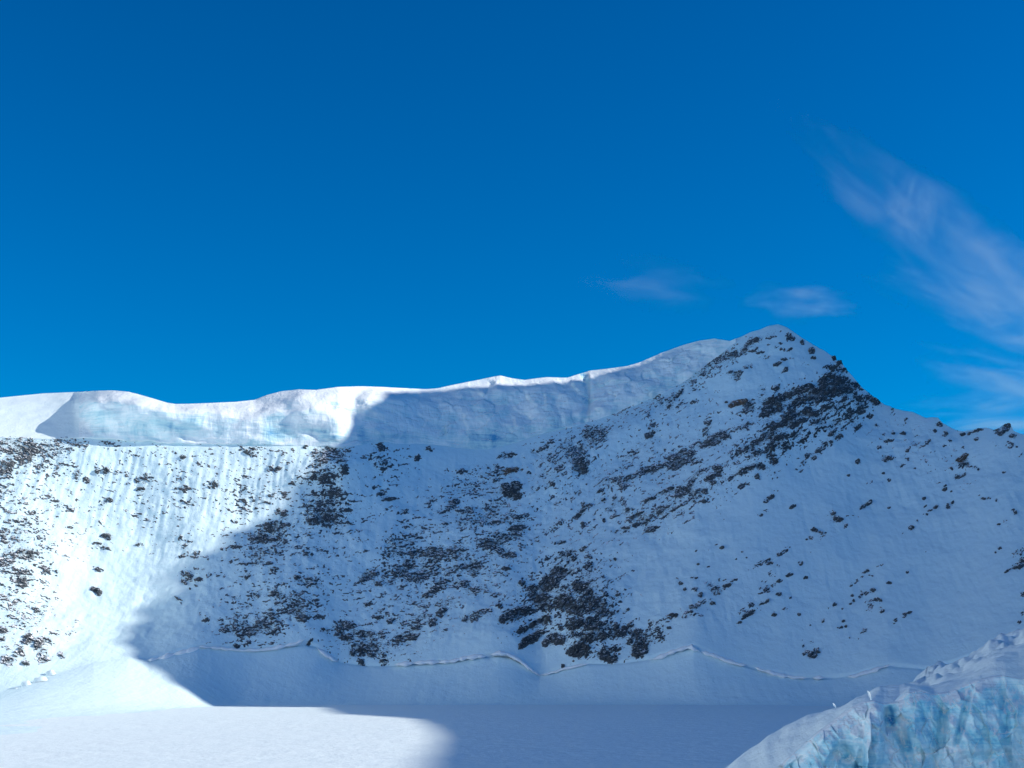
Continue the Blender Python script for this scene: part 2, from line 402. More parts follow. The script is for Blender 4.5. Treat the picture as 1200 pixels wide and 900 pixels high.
# ------------------------------------------------------------------ rocks breaking through the snow
# One list of patches per outcrop: photo u, v, half length, half height, tilt in degrees (+ = falling to the right), share of bare rock
L, M, Rr = 0, 1, 2
OUTCROPS = [
 ("rock_outcrop", "dense dark rock band under the sunlit snow at the far left edge of the ridge", L,
  "15 525 25 14 10 .5;30 532 13 15 0 .75;55 528 26 15 10 .45;85 520 18 8 10 .4;5 550 10 10 0 .65;42 545 14 6 20 .6;65 545 25 12 10 .25;35 520 10 6 0 .7"),
 ("rock_outcrop", "sparse sunlit rocks scattered below the dense band at the far left", L,
  "20 575 25 20 15 .24;40 595 20 20 15 .22;2 575 6 8 0 .55;70 590 14 4 25 .5;80 596 6 3 20 .7;90 558 6 5 20 .5;102 562 4 3 0 .7;0 592 5 5 0 .5;40 601 6 4 0 .6;20 580 40 40 10 .24;60 600 50 60 10 .10"),
 ("rock_outcrop", "small sunlit rocks in vertical runnels below the wind rolled cornice", L,
  "140 525 25 9 15 .2;130 521 10 5 10 .35;115 553 4 4 0 .8;124 552 4 4 0 .9;145 555 18 12 15 .18;165 562 5 14 80 .5;165 573 5 3 0 .8;215 537 4 3 0 .85;208 574 6 3 0 .6;217 573 5 4 -30 .7;220 590 7 5 0 .6;170 588 12 3 20 .35;128 586 4 3 0 .8;122 588 4 4 0 .6;183 525 15 10 80 .12;200 535 12 12 0 .12;235 540 8 6 0 .3;150 610 30 10 0 .06;185 610 5 25 85 .2;160 600 5 4 0 .4;160 550 70 26 80 .05;180 580 60 50 0 .07;215 550 30 40 80 .12"),
 ("rock_outcrop", "lone pair of dark rocks in the middle of the sunlit snow slope", L,
  "125 628 7 4 20 .85;118 640 9 3 25 .6;125 643 4 2 20 .7"),
 ("rock_outcrop", "small dark rock shelf alone above the edge of the great shadow", L,
  "164 638 5 2 0 .9;215 636 12 7 0 .32;228 650 5 4 -30 .6;215 650 6 4 0 .3"),
 ("rock_outcrop", "broken dark shelves along the left edge half way down the sunlit slope", L,
  "28 614 14 5 10 .55;18 620 8 6 20 .5;25 648 20 6 5 .65;35 649 6 5 20 .9;5 655 9 8 10 .65;4 627 6 9 0 .6;50 633 6 4 20 .5;58 643 3 3 0 .6;40 622 10 4 15 .4;10 600 8 4 15 .4;85 618 10 3 0 .3;20 670 18 7 5 .55;27 680 8 5 15 .8;26 686 6 4 0 .7;55 668 8 5 10 .6;68 673 6 4 20 .4;15 700 12 7 15 .4;3 700 6 5 0 .5;35 679 8 3 0 .5;22 640 34 46 10 .3;24 700 36 44 10 .26"),
 ("rock_outcrop", "pile of big dark rocks at the lower left foot of the sunlit slope", L,
  "45 715 8 4 35 .65;20 727 14 7 30 .4;3 738 6 5 0 .85;3 748 4 3 0 .8;33 749 8 6 0 .95;46 754 10 5 -45 .95;25 764 3 8 -20 .85;30 777 4 4 0 .85;28 770 3 3 0 .5;52 772 9 5 0 .7;50 765 5 5 60 .6;9 773 8 5 20 .7;19 767 3 3 0 .7;72 767 3 4 -40 .7;80 743 6 6 0 .35;68 742 14 3 0 .25;90 732 5 5 0 .25;58 752 6 3 30 .6;28 730 8 6 30 .5;8 758 4 3 0 .6;42 716 3 2 0 .9"),
 ("boulder", "dark boulder alone on the sunlit snow midway to the shadow edge", L, "113 692 7 3.2 25 1"),
 ("boulder", "small dark stone on sunlit snow straight above the lone boulder", L, "116 668 5 2.2 15 .85"),
 ("rock_outcrop", "rocks with snow runnels below the left ice wall on the sunlit rib", L,
  "295 528 12 6 10 .4;293 531 7 3 20 .7;325 530 14 8 0 .22;250 567 7 8 20 .5;252 567 5 3 0 .8;243 580 4 2 10 .8;320 550 10 3 0 .5;325 550 6 2.5 0 .8;335 530 10 7 0 .22;358 524 4 2 0 .8;290 583 18 10 10 .35;299 585 6 4 0 .5;318 580 4 7 80 .55;330 582 8 6 10 .35;285 597 12 7 0 .4;344 568 6 2 0 .6;275 560 20 20 0 .08;275 609 4 3 0 .6;310 590 10 2 0 .5;270 585 5 12 85 .25;300 570 60 44 0 .13"),
 ("rock_outcrop", "snow dusted crag on the rib where the shadow edge meets the ice", M,
  "378 530 16 8 -30 .5;388 527 6 4 0 .75;396 535 12 12 -20 .5;375 543 14 6 -25 .55;372 558 24 7 -10 .45;367 560 7 2.5 -15 .9;385 562 16 8 -10 .5;402 552 6 9 0 .6;395 560 8 6 0 .5;379 523 4 2 0 .8;409 529 3 2 0 .7"),
 ("rock_outcrop", "layered dark ledges below the rib just inside the great shadow", M,
  "385 588 26 16 10 .45;380 604 22 12 12 .62;370 610 12 6 0 .7;392 578 12 5 0 .65;330 602 8 4 40 .6;333 600 4 3 0 .6;405 598 8 6 0 .45;400 612 14 5 0 .4;360 625 20 5 -5 .3;345 595 10 8 0 .12;390 620 12 3 0 .4;385 600 40 30 5 .22;380 645 40 20 0 .12"),
 ("rock_outcrop", "dark shelves in shade at the left between shadow edge and ledges", M,
  "320 618 18 7 -5 .6;307 631 14 6 0 .75;318 632 8 3 0 .8;310 647 24 7 -5 .4;328 634 8 8 0 .5;275 643 9 2.5 0 .6;265 627 14 4 0 .2;285 640 20 5 0 .2;300 655 10 4 0 .5;270 658 14 3 0 .2;360 645 20 7 0 .3;378 644 6 2.5 0 .5;362 650 6 4 0 .5;400 640 18 8 0 .14;240 655 10 4 0 .15;330 635 60 26 -4 .17"),
 ("rock_outcrop", "small crag directly below the ice wall in the middle of the face", M,
  "446 524 6 5 60 .8;437 535 10 7 0 .32;449 543 10 9 0 .42;456 545 4 5 80 .4;430 535 6 3 0 .4;425 545 8 8 0 .12;465 530 8 8 0 .12;478 555 4 2 0 .4;450 540 30 20 0 .15"),
 ("rock_outcrop", "few dark ledges on the smooth snow chute below the middle crag", M,
  "449 578 6 4 -30 .65;457 586 9 2 -10 .95;465 567 9 3 0 .2;437 570 8 3 0 .3;473 602 6 2.5 -10 .6;474 612 5 2 0 .4;455 600 10 7 0 .15;426 646 5 1.8 0 .5;455 628 12 4 -10 .22;475 618 4 2 0 .5"),
 ("rock_outcrop", "wide belt of dark broken rock low in the middle of the face", M,
  "470 640 20 16 -15 .42;462 648 12 6 -10 .5;500 646 20 6 -10 .62;522 650 26 6 -18 .62;483 647 4 5 0 .95;490 675 18 7 -10 .6;500 665 15 5 0 .6;555 663 12 5 -10 .65;555 670 8 5 0 .6;540 685 14 5 0 .55;556 692 10 7 0 .5;512 690 12 5 -30 .7;500 698 6 3 0 .7;432 672 14 6 -20 .55;427 677 6 3 -20 .8;415 695 14 5 0 .25;450 680 20 8 -10 .38;468 668 14 7 0 .6;478 660 6 6 0 .7;455 665 8 4 0 .5;530 668 20 5 -15 .5;520 680 12 5 0 .5;575 672 20 8 0 .3;592 666 6 2 0 .85;540 655 25 8 0 .35;505 672 12 3 0 .6;570 690 14 6 -10 .3;580 697 6 2.5 -10 .5;510 665 70 26 -12 .25"),
 ("rock_outcrop", "lower fringe of dark rock just above the snow apron in the middle", M,
  "460 700 24 8 0 .22;432 707 5 3 0 .75;443 722 6 2.5 0 .65;460 726 8 4 -20 .5;453 709 6 4 0 .35;480 705 10 4 0 .35;470 720 10 4 0 .25;523 708 14 7 0 .38;515 720 6 5 0 .8;518 717 4 6 80 .95;507 731 6 5 -10 .8;490 725 14 4 -15 .5;488 735 10 3 -15 .7;484 746 8 3.5 -15 .95;545 727 4 4 0 .7;560 721 10 4 -20 .65;555 726 6 4 0 .55;572 717 4 3 -30 .6;523 740 3 2.5 0 .6;475 730 8 4 0 .4;497 712 8 4 0 .4;480 715 60 30 -8 .18;440 750 50 24 0 .15"),
 ("rock_outcrop", "dark speckled rock patch at the lower left above the apron", M,
  "300 662 10 2.5 0 .5;314 662 4 2 0 .7;288 663 6 2.5 0 .5;320 670 6 3 -10 .65;290 678 5 2.5 0 .7;285 671 10 3 0 .25;255 672 4 3 0 .35;244 674 3 2 0 .6;350 679 6 3 20 .75;365 682 9 6 10 .55;350 690 22 7 -10 .3;372 684 6 4 0 .5;323 696 10 5 10 .6;300 697 6 4 0 .65;330 702 10 4 0 .5;345 708 22 10 -10 .5;355 705 20 6 0 .4;355 725 8 5 0 .9;350 720 14 5 0 .6;374 722 7 4 0 .5;310 732 18 9 -15 .58;280 735 16 8 10 .55;292 742 14 5 -10 .62;318 722 10 8 0 .5;330 715 8 7 0 .4;265 736 8 5 20 .55;277 757 5 2 0 .9;290 753 3 2 0 .65;320 741 9 2 -25 .9;259 727 6 3 0 .4;242 724 4 3 0 .6;275 700 4 1.5 -10 .65;259 701 2.5 1.5 0 .8;266 697 2 1.5 0 .6;293 709 4 2 0 .6;287 723 4 3 0 .5;277 719 4 3 -20 .4;380 690 14 8 0 .15;403 662 8 8 0 .08;345 695 70 34 -8 .17;300 735 40 24 -8 .2"),
 ("rock_outcrop", "ragged dark rock tongue dipping into the snow apron between two snow lips", M,
  "405 732 10 6 0 .7;405 747 12 3.5 10 .85;398 742 6 5 20 .7;378 739 5 3 -40 .8;384 740 3 5 0 .5;430 744 20 6 5 .5;425 740 8 3 0 .6;430 757 20 6 5 .6;424 764 8 5 0 .8;413 765 3.5 5 0 1;440 767 18 4 0 .5;468 747 5 5 0 .9;462 754 14 5 0 .45;451 776 6 4 0 .8;423 776 3 5 -40 .7;428 780 3 2 -30 .9;395 735 6 4 0 .6;478 744 5 5 0 .7;440 783 4 1.5 0 .6;362 753 7 1.6 -40 1;369 758 1.6 1.5 0 .8;415 739 6 3 0 .5"),
 ("rock_outcrop", "dark specks on shaded snow at the left edge of the great shadow", L,
  "218 672 8 5 20 .5;222 673 5 3 10 .8;216 680 5 2 45 .6;209 702 6 1.6 35 .7;204 698 3 2 0 .4;232 678 4 2.5 0 .6;221 688 2 1.5 0 .7;230 684 2 1.5 0 .7;228 668 8 3 0 .3"),
 ("rock_outcrop", "fine speckled rock patch below the lowest sag of the ice wall", M,
  "503 526 4 3 0 .75;490 536 5 2.5 -35 .7;541 553 7 2.5 0 .75;560 560 28 10 -15 .28;548 572 26 10 -10 .3;530 577 14 10 0 .25;582 562 6 3 -20 .75;585 552 8 5 0 .45;576 548 10 4 0 .35;491 560 4 3 0 .25;560 581 6 4 0 .45;510 585 14 8 -20 .08;580 575 10 3 0 .5"),
 ("boulder", "biggest dark boulder standing out of snow in the upper middle of the face", M, "600 574 5 5 20 1;604 571 7 6 -10 .8;596 577 8 6 10 .78;606 581 6 4 0 .7;592 570 5 4 0 .7"),
 ("rock_outcrop", "brown slab above the big dark boulder in the upper middle of the face", M, "597 552 9 3.5 -12 .95;607 549 5 2 0 .8"),
 ("rock_outcrop", "two small ledges near the top of the snow above the brown slab", M, "592 534 6 3 -10 .7;601 532 5 3 -20 .8;585 536 3 2 0 .6;614 534 3 2 0 .5"),
 ("rock_outcrop", "brown tinged shelves spread across the middle of the face beneath the big boulder", M,
  "532 589 6 4 -30 .75;545 600 12 4 0 .6;550 598 6 4 0 .6;578 592 14 7 -15 .42;590 590 6 3 -10 .5;525 597 9 3 -30 .6;515 600 6 3 -10 .5;580 600 8 4 20 .5;560 610 30 8 -8 .42;605 608 14 5 -5 .5;580 612 10 4 0 .6;605 619 12 4 -5 .85;590 628 20 6 -5 .55;575 637 14 6 0 .72;605 627 8 2.5 0 .7;490 618 14 4 -5 .35;521 615 3 2.5 0 .7;505 625 8 2 -5 .45;490 628 8 4 0 .5;595 650 10 4 0 .75;540 636 26 8 -10 .26;580 645 14 6 -20 .5;625 635 10 4 -10 .3;545 615 8 4 0 .5;500 595 8 3 0 .3;507 588 3 2 0 .5;610 640 6 4 0 .4;600 600 8 4 0 .4;560 640 80 34 -10 .2;545 590 60 30 -12 .16"),
 ("rock_outcrop", "dark craggy spur running down left from the end of the ice wall", Rr,
  "690 510 10 8 -50 .7;703 508 6 10 -30 .75;695 520 8 4 -40 .6;665 520 12 6 -40 .5;675 532 12 12 -30 .72;680 545 10 10 0 .8;685 551 6 5 20 1;650 532 20 12 -30 .35;655 545 14 10 -30 .4;660 555 18 8 -20 .3;646 567 5 3 50 .85;635 558 4 2.5 30 .7;640 552 6 3 20 .4;627 529 7 3 30 .65;637 524 6 2.5 -20 .7;645 518 5 2.5 -20 .6;645 557 5 2 0 .3;640 565 6 3 0 .3;665 575 14 7 -45 .22;676 577 6 8 -30 .3;655 588 14 5 -10 .28;628 574 3 6 80 .3;633 571 6 2 -10 .4;620 553 5 1.6 0 .6;712 505 6 6 -40 .4;690 535 4 3 0 .4;660 600 12 8 0 .1;665 545 44 34 -40 .22;700 510 20 14 -40 .3"),
 ("rock_outcrop", "thin line of pebbles down the edge of the snow couloir", Rr, "650 617 14 2.5 -35 .55;635 626 10 3 -30 .4;660 607 8 3 -35 .35;630 596 12 4 0 .2"),
 ("rock_outcrop", "dark ledges climbing right beside the snow couloir in the middle of the face", Rr,
  "680 601 9 2.6 -40 .95;684 592 2 4 0 .8;690 593 4 3 -30 .5;683 614 2.5 4 0 .9;705 575 8 2 -20 .6;703 576 4 2 0 .8;708 586 3.5 3 30 .85;715 562 12 1.6 -15 .75;704 567 4 2.5 -30 .5;715 571 5 2 -20 .6;657 635 8 2 -10 .95;652 636 3 2 0 .8;684 642 5 3 -20 .9;706 608 4 2 20 .7;712 597 4 3 0 .85;690 630 3 1.5 0 .6;718 596 4 3 0 .5;680 622 6 3 0 .3;708 620 8 4 0 .2;695 615 5 2 0 .3;690 605 40 40 -40 .13"),
 ("rock_outcrop", "great dark buttress of bare rock standing above the snow apron", Rr,
  "665 648 10 6 -30 .6;670 655 8 4 -20 .8;655 650 8 4 0 .5;640 654 8 3 -30 .4;655 670 12 9 -30 .8;643 683 14 10 -20 .85;625 692 9 9 0 .8;612 684 5 4 0 .9;635 700 14 7 0 .85;668 668 8 5 0 .7;690 664 7 8 -20 .65;678 672 8 6 0 .5;680 688 12 9 20 .9;690 697 10 8 40 .85;660 690 8 6 0 .6;610 716 18 6 -10 .9;600 722 12 5 0 .8;590 726 6 6 60 .9;585 711 5 3 20 .9;640 710 14 6 0 .8;660 706 16 10 0 .92;675 715 12 8 0 .9;690 708 12 12 0 .85;703 700 10 12 0 .5;705 715 12 10 20 .75;715 705 10 10 0 .35;712 690 12 8 0 .22;690 682 6 5 0 .6;690 655 5 5 0 .5;700 660 8 6 0 .15;720 697 6 3 -10 .5;735 714 3 2 0 .7;655 695 60 40 -20 .3;690 735 40 30 20 .3"),
 ("rock_slab", "long snow capped slab jutting left from the foot of the great buttress", Rr, "628 729 14 3 -25 1;613 737 8 3 -25 .95;640 725 6 4 -10 .9"),
 ("rock_slab", "lower tilted dark slab under the snow capped one at the buttress foot", Rr, "622 748 13 5 -30 1;612 757 5 3 -50 .9;632 741 6 3.5 -20 .8"),
 ("boulder", "grey block sitting on snow between the slabs and the black boulders", Rr, "652 749 11 6.5 12 1;640 752 5 4 -60 1"),
 ("boulder", "left one of the black boulders at the foot of the great buttress", Rr, "679 763 13 7.5 -8 1;672 766 6 4 0 1"),
 ("boulder", "middle black boulder lying on the snow at the buttress foot", Rr, "708 768 7 6 10 1;718 772 7 4 -10 .95"),
 ("boulder", "right black boulder with a rounded base at the foot of the buttress", Rr, "750 760 9 9 -20 1;746 766 5 5 0 1"),
 ("rock_outcrop", "snow streaked rocks joining the buttress to its black boulders", Rr,
  "675 732 14 9 0 .88;695 733 12 10 0 .85;690 748 12 7 0 .85;672 745 8 6 0 .6;706 745 6 6 60 .9;655 735 8 4 10 .6;712 735 8 7 0 .65;712 760 8 4 20 .7;722 760 6 3 0 .9;725 741 14 4.5 -20 .95;722 734 6 4 0 .8;736 733 8 4 -10 .8;738 750 4 4 0 .9;746 742 8 6 0 .9;755 748 10 7 0 .7;768 737 12 5 -25 .6;770 745 8 4 -30 .6;789 722 6 2.6 0 1;775 733 6 4 -20 .5;784 736 3 2 -20 .8;776 748 6 3 -40 .5;762 728 5 3 0 .3;724 754 6 3 0 .3;661 780 3 2.5 30 .8;667 783 2 1.5 0 .8;656 786 2 1.5 0 .7;780 727 8 3 -20 .5"),
 ("rock_outcrop", "dark scree band along the spur right beneath the upper ice wall", Rr,
  "728 476 14 4 -30 .5;740 486 14 5 -30 .25;722 500 10 8 -30 .22;750 473 12 5 -20 .4;768 465 8 4 -10 .6;775 470 10 5 -35 .5;785 470 6 4 -40 .6;796 461 8 2.2 -50 1;790 467 6 2 -45 .8;784 477 4.5 2.4 -40 .95;794 478 3 2 20 .9;800 473 6 2 -10 .6;812 471 4 1.5 -10 .7;808 440 8 4 -50 .55;818 435 10 4 -45 .6;763 500 5 2 -45 .4;830 428 8 4 -35 .6;838 420 6 4 -30 .6;815 455 8 3 -10 .4;826 438 5 4 -20 .6;838 430 6 4 -40 .4;805 448 7 2 -50 .6;760 478 46 14 -28 .22;830 432 50 10 -38 .3"),
 ("rock_outcrop", "dark rocks lining the left shoulder just below the summit snow", Rr,
  "842 418 8 5 -30 .7;857 417 10 4 -25 .75;872 411 7 4 -40 .85;885 399 10 3 -15 .85;878 403 6 3 -20 .7;900 394 8 2.5 -10 .5;905 390 6 2 -20 .5;883 410 5 2 -20 .7;890 412 4 2 -10 .6;862 441 5 5 -45 .7;867 438 3 3 -40 .7;856 437 6 2 -10 .65;876 430 5 2 -10 .5;878 425 6 2 0 .3;898 417 6 1.6 -10 .5;850 425 6 3 0 .4;862 424 5 2 -30 .4"),
 ("rock_outcrop", "few dark stones dotted over the snowy cap of the summit", Rr,
  "924 394 3.5 5 30 .95;929 397 3 3 0 .8;940 401 3 2.5 40 .95;926 410 4 2 -30 .9;914 408 5 1.6 20 .7;913 402 3 1.2 0 .6;919 421 4 2 0 .95;911 427 5 2.2 -20 1;920 434 5 2.2 -30 1;902 403 4 1.4 0 .4;930 420 5 1.5 0 .2;943 425 5 5 0 .08;958 437 4 1.5 0 .3;908 388 5 1.5 0 .3;895 453 4 1.5 0 .6;910 454 5 2.6 -35 1;892 455 5 1.6 10 .8;867 459 4 1 0 .4;924 450 4 1 0 .4"),
 ("boulder", "dark block just under the summit ridge on the right skyline", Rr, "951 411 3.6 3.8 0 1"),
 ("boulder", "small flat stone below the dark block near the right skyline", Rr, "953 420 3.2 1.7 -10 1"),
 ("rock_slab", "brown flat slab alone on the snow left of the dark summit band", Rr, "863 474 11 3.2 -18 1;872 471 4 2.5 0 1"),
 ("rock_outcrop", "broken rocks trailing right from the brown slab toward the summit band", Rr,
  "876 475 5 5 -30 .8;874 482 6 3 -20 .7;886 470 10 4 -20 .4;892 465 4 6 0 .5;882 480 6 3 -20 .5;851 472 1.8 1.6 0 1;838 485 8 2 -10 .3;860 485 5 3 0 .3;890 478 5 4 0 .4"),
 ("rock_outcrop", "broad dark rock band slanting down left from the ridge beneath the summit", Rr,
  "978 419 3.5 3.5 0 1;984 425 5 3 0 1;975 431 9 3.5 -5 .95;988 434 6 3 0 .9;970 445 12 7 -20 .95;982 446 12 6 -10 .9;990 455 12 9 -10 .88;975 458 14 7 -10 .92;1003 453 7 5 20 .8;960 458 12 6 -20 .92;945 455 12 5 -15 .95;935 457 8 5 -20 .9;920 464 18 5 -20 .9;905 470 12 6 -20 .9;900 480 8 8 -30 .98;912 478 8 6 -20 .9;893 487 5 3 -30 .8;930 474 10 4 -20 .8;945 467 12 4 -20 .85;960 468 10 4 -20 .8;925 487 14 6 -30 .82;945 482 12 5 -20 .85;955 484 8 5 -20 .85;968 478 10 4 -25 .75;935 495 10 5 -30 .85;925 496 10 5 0 .8;960 493 12 5 -20 .75;985 475 12 6 -30 .6;1005 468 10 6 -10 .65;1025 470 9 3.5 30 1;1018 464 5 4 40 .85;1010 478 10 5 -40 .7;995 485 10 6 -40 .68;1020 487 4 3 -20 .6;910 500 14 6 -25 .8;900 510 14 5 -30 .75;885 520 12 6 -30 .75;870 530 12 5 -30 .7;915 512 12 5 -20 .8;905 523 10 5 -30 .75;930 510 10 4 -25 .7;920 522 8 5 0 .75;885 533 12 4 -30 .65;960 505 10 3 -40 .6;978 497 10 3.5 -40 .75;1000 493 7 3 -40 .65;1005 501 7 3 -40 .8;945 505 6 3 0 .5;940 516 6 3 -20 .6;905 535 6 4 0 .7;935 470 6 5 0 .8;990 468 6 4 -20 .7;900 495 8 4 -30 .6;935 490 80 32 -25 .28"),
 ("rock_outcrop", "small dark rocks trailing from the right lower end of the summit band", Rr,
  "975 509 7 3 -35 .9;983 513 5 3 -30 .9;968 521 6 3 -30 .7;973 521 3 2.5 0 .9;962 527 6 3 -35 .7;946 533 3 3 0 .8;954 536 4 2.5 -20 .9;960 530 4 3 0 .6;943 541 3 2 0 .6;988 505 5 2 -30 .4;940 552 4 2 0 .4;947 545 3 2 0 .3"),
 ("rock_outcrop", "streaky dark rocks on the lower left side of the summit band", Rr,
  "830 496 4 6 30 .7;827 505 5 4 -40 .6;845 507 8 3 -20 .85;850 513 7 4 0 .9;835 513 9 4 -15 .9;828 520 9 4 -20 .95;840 520 6 3 -10 .9;805 512 6 2 -20 .3;870 502 10 3 -30 .6;876 498 6 2.5 -45 .7;860 500 10 3 -30 .3;862 518 8 3 -30 .3;855 530 10 3 -30 .3;815 520 8 3 -20 .5;880 497 5 3 0 .4"),
 ("rock_outcrop", "long dark ledge belt in the middle of the right hand face", Rr,
  "800 527 6 2.5 -20 .8;808 531 10 4 -15 .85;790 535 12 4 -5 .95;800 540 12 5 -10 .75;815 540 8 4 -10 .6;775 545 16 5 -15 .7;760 550 12 5 -10 .9;750 556 8 4 -20 .75;738 560 10 3.5 -15 .8;725 563 10 4 -10 .7;730 570 8 4 -30 .6;760 511 7 3 -20 .95;766 507 4 2.5 -10 .8;764 500 4 3 -50 .5;750 525 16 4 -20 .35;740 530 12 3 -25 .5;735 535 8 3 -20 .4;775 525 14 6 -20 .22;790 546 8 4 -5 .9;722 552 8 3 -20 .4;733 547 10 3 -20 .4;720 583 3 2 0 .8;730 588 4 5 0 .4;755 577 6 2 -30 .2;780 518 12 4 -20 .18;770 545 80 26 -25 .2;780 500 60 24 -30 .12"),
 ("rock_outcrop", "lowest slanting belt of dark ledges above the open snow of the right face", Rr,
  "840 549 6 4 10 .95;843 556 5 4 -20 .9;832 560 8 3.5 -30 .95;822 553 12 3 -25 .7;812 563 7 3 -30 .8;835 566 6 3 -10 .8;880 549 10 3.5 -20 .95;870 553 8 4 -20 .9;860 558 10 2.5 -30 .75;850 563 10 2.5 -25 .6;890 547 6 4 0 .9;886 560 4 2 20 .7;897 551 5 2.5 0 .7;907 541 5 4.5 -20 1;850 545 8 3 -30 .4;860 545 8 4 0 .3;800 574 10 5 -10 1;808 569 5 3 -20 .9;795 580 8 3 -15 .8;778 577 9 2.6 -25 .9;785 573 5 2.5 -20 .9;760 586 8 2.4 -22 .95;766 584 3 2 0 .9;815 577 10 3 -20 .8;824 575 5 4 0 .7;812 584 10 3 -20 .6;825 588 3 2.5 40 .9;800 590 10 3 -20 .5;775 597 14 4 -25 .65;772 600 6 3 0 .8;788 595 8 3 -20 .6;745 604 12 2.2 -28 .95;755 607 7 2.2 -30 .7;745 614 9 2.6 -20 .95;757 611 7 3 -35 .9;765 618 9 3.4 -15 1;733 617 6 2 5 .95;735 598 6 2.6 -15 .9;763 604 6 2.5 -20 .7;780 604 3 1.5 0 .8;733 622 5 1.6 0 .8;720 605 8 3 -20 .4;722 621 3 2 0 .7;795 603 12 2.5 -30 .4;810 595 4 2 0 .4;830 574 6 2 -20 .4;720 592 5 6 -30 .4;790 590 80 20 -25 .2"),
 ("rock_outcrop", "small crag with snow caps on the right skyline near the picture edge", Rr,
  "1180 499 4.5 3 0 1;1174 505 8 3.4 -15 .95;1172 508 4 3 20 1;1187 511 5 2.6 10 1;1168 504 4 2 0 .8;1145 505 6 2 -15 1;1136 508 3 1.6 -20 .9;1128 509 4 2.2 -30 .9;1186 521 6 1.8 30 .7;1183 524 4 1.6 20 .8"),
 ("rock_outcrop", "dark stones where the right skyline steps down beyond the summit", Rr,
  "1100 497 4 2.6 10 1;1094 505 3.4 2.4 20 .9;1107 509 3 3.6 0 .9;1113 512 3 1.6 0 .5;1046 480 2.4 2 0 1;1046 485 2 2 0 .5;1062 493 2 4 20 .8;1058 498 2 1.6 0 .7;1122 504 2.5 1.3 0 .8"),
 ("rock_outcrop", "scatter of small stones on the snow below the right skyline", Rr,
  "1028 498 3.6 1.8 -10 .8;1026 500 2 2 0 .8;1047 509 2.6 1.8 0 1;1058 509 4 2 0 1;1041 518 5 2 0 .7;1036 510 3 1.5 0 .4;1030 525 3 2 0 .6;1075 510 4 1.6 -20 .4;1085 520 7 2 -40 .6;1070 523 8 2 -20 .3;1112 518 2 1.6 0 .7;1144 515 3 1.8 0 .9;1148 519 3 1.5 0 .5;1162 519 2.5 1.6 0 .8;1168 524 2 1.2 0 .7;1092 531 3 1.4 0 .5;1064 529 2 2 -50 .6;1052 531 2.4 1.6 0 .5;1063 538 3 2 0 .6;1055 546 5 1.6 -10 .6;1072 549 2 1.3 0 .5;1195 532 3 2 0 .6;1130 525 3 1.5 0 .4;1105 524 3 1.5 0 .4;1060 517 3 4 -50 .3;1070 525 70 20 25 .07"),
 ("boulder", "triangular dark stone alone on the open snow below the summit band", Rr, "1005 543 3.4 2.4 15 1"),
 ("rock_outcrop", "small dark ledge pair on the upper snow right of the lone triangular stone", Rr, "1039 539 5.5 2.6 -25 1;1036 536 3 2 0 .7;1047 538 3 1.4 -30 .6"),
 ("rock_slab", "flat brown slab in the snow flank below the right skyline crag", Rr, "1126 538 7 3 -22 1;1131 534 4 1.6 0 .9"),
 ("rock_outcrop", "dark broken ledges just below the flat brown slab on the right flank", Rr, "1128 545 6 2.6 -35 .9;1133 543 3 3 0 .9;1143 547 3 1.6 0 .8;1147 549 2 1.4 0 .9;1139 547 2.4 1.4 0 .6;1115 549 2 1.4 0 .5;1122 558 3 3 40 .8;1127 557 4 1.8 -10 .8;1131 555 1.6 2 0 .8"),
 ("rock_outcrop", "clump of dark rocks on the open snow right of the lowest ledge belt", Rr, "980 608 5 4 10 .9;977 601 3 3 20 .9;985 609 4 3 30 .9;974 600 2 2 0 .7;990 616 3 2 -30 .7;1000 605 6 1.4 0 .4;968 603 2 1.4 0 .3"),
 ("rock_slab", "thin slanting streak of rock right of the dark clump on open snow", Rr, "1019 588 4 2 -30 1;1012 592 5 1.8 -40 .9"),
 ("boulder", "small dark boulder at the lower end of a dotted line of stones", Rr, "1068 619 3.4 2.4 -10 1"),
 ("rock_outcrop", "dotted line of stones rising right across the open snow flank", Rr, "1085 603 3 1.6 0 .95;1090 598 2.4 1.6 -20 .7;1097 594 3 1.8 -30 1;1084 593 3 1.2 -10 .7;1083 583 2.2 1.5 0 1;1077 609 3 1.5 -30 .4;1069 598 2 1 0 .4;1057 625 1.8 1.2 0 .6;1111 593 2.6 3 -30 1;1116 589 3 1.6 -20 .9;1107 573 3 1.8 0 .9;1107 569 1.6 1.4 0 .6;1114 576 1.6 1 0 .6;1099 564 2.4 1.6 20 .5;1132 574 1.8 1.2 0 .7;1153 585 4 1.6 0 1;1159 584 2 1.2 0 .8;1146 580 2 1.4 0 .5;1168 586 1.5 1.5 0 .4;1177 553 2 1.6 0 .6;1190 601 2.6 3 0 .8;1187 598 2 1.4 0 .7;1179 611 3 2 0 .5;1171 614 2.4 1.2 0 .8;1184 613 2 1.2 0 .5;1018 567 2 1.4 0 .6;1042 562 2.4 1.5 -10 .9;1036 565 1.5 1 0 .7;1035 555 1.5 1.2 0 .7;994 557 1.8 1.4 0 .8;1041 593 2.5 1.4 -10 .4;1023 564 1.5 1.2 0 .5;1085 648 3 .9 0 .5"),
 ("rock_outcrop", "black broken crag cut by the right edge of the picture", Rr, "1192 664 7 3.4 -10 1;1199 658 5 5 0 .95;1180 670 4.5 1.6 -35 .9;1193 648 6 4 -30 .4;1197 645 3 3 0 .6;1171 641 3 1.8 0 .9;1168 646 1.6 1.2 0 .5;1199 696 3 3 0 .8;1194 729 2.2 2 0 .9;1198 719 3 3 0 .8;1210 655 8 5 -20 .8;1212 720 8 5 -30 .6"),
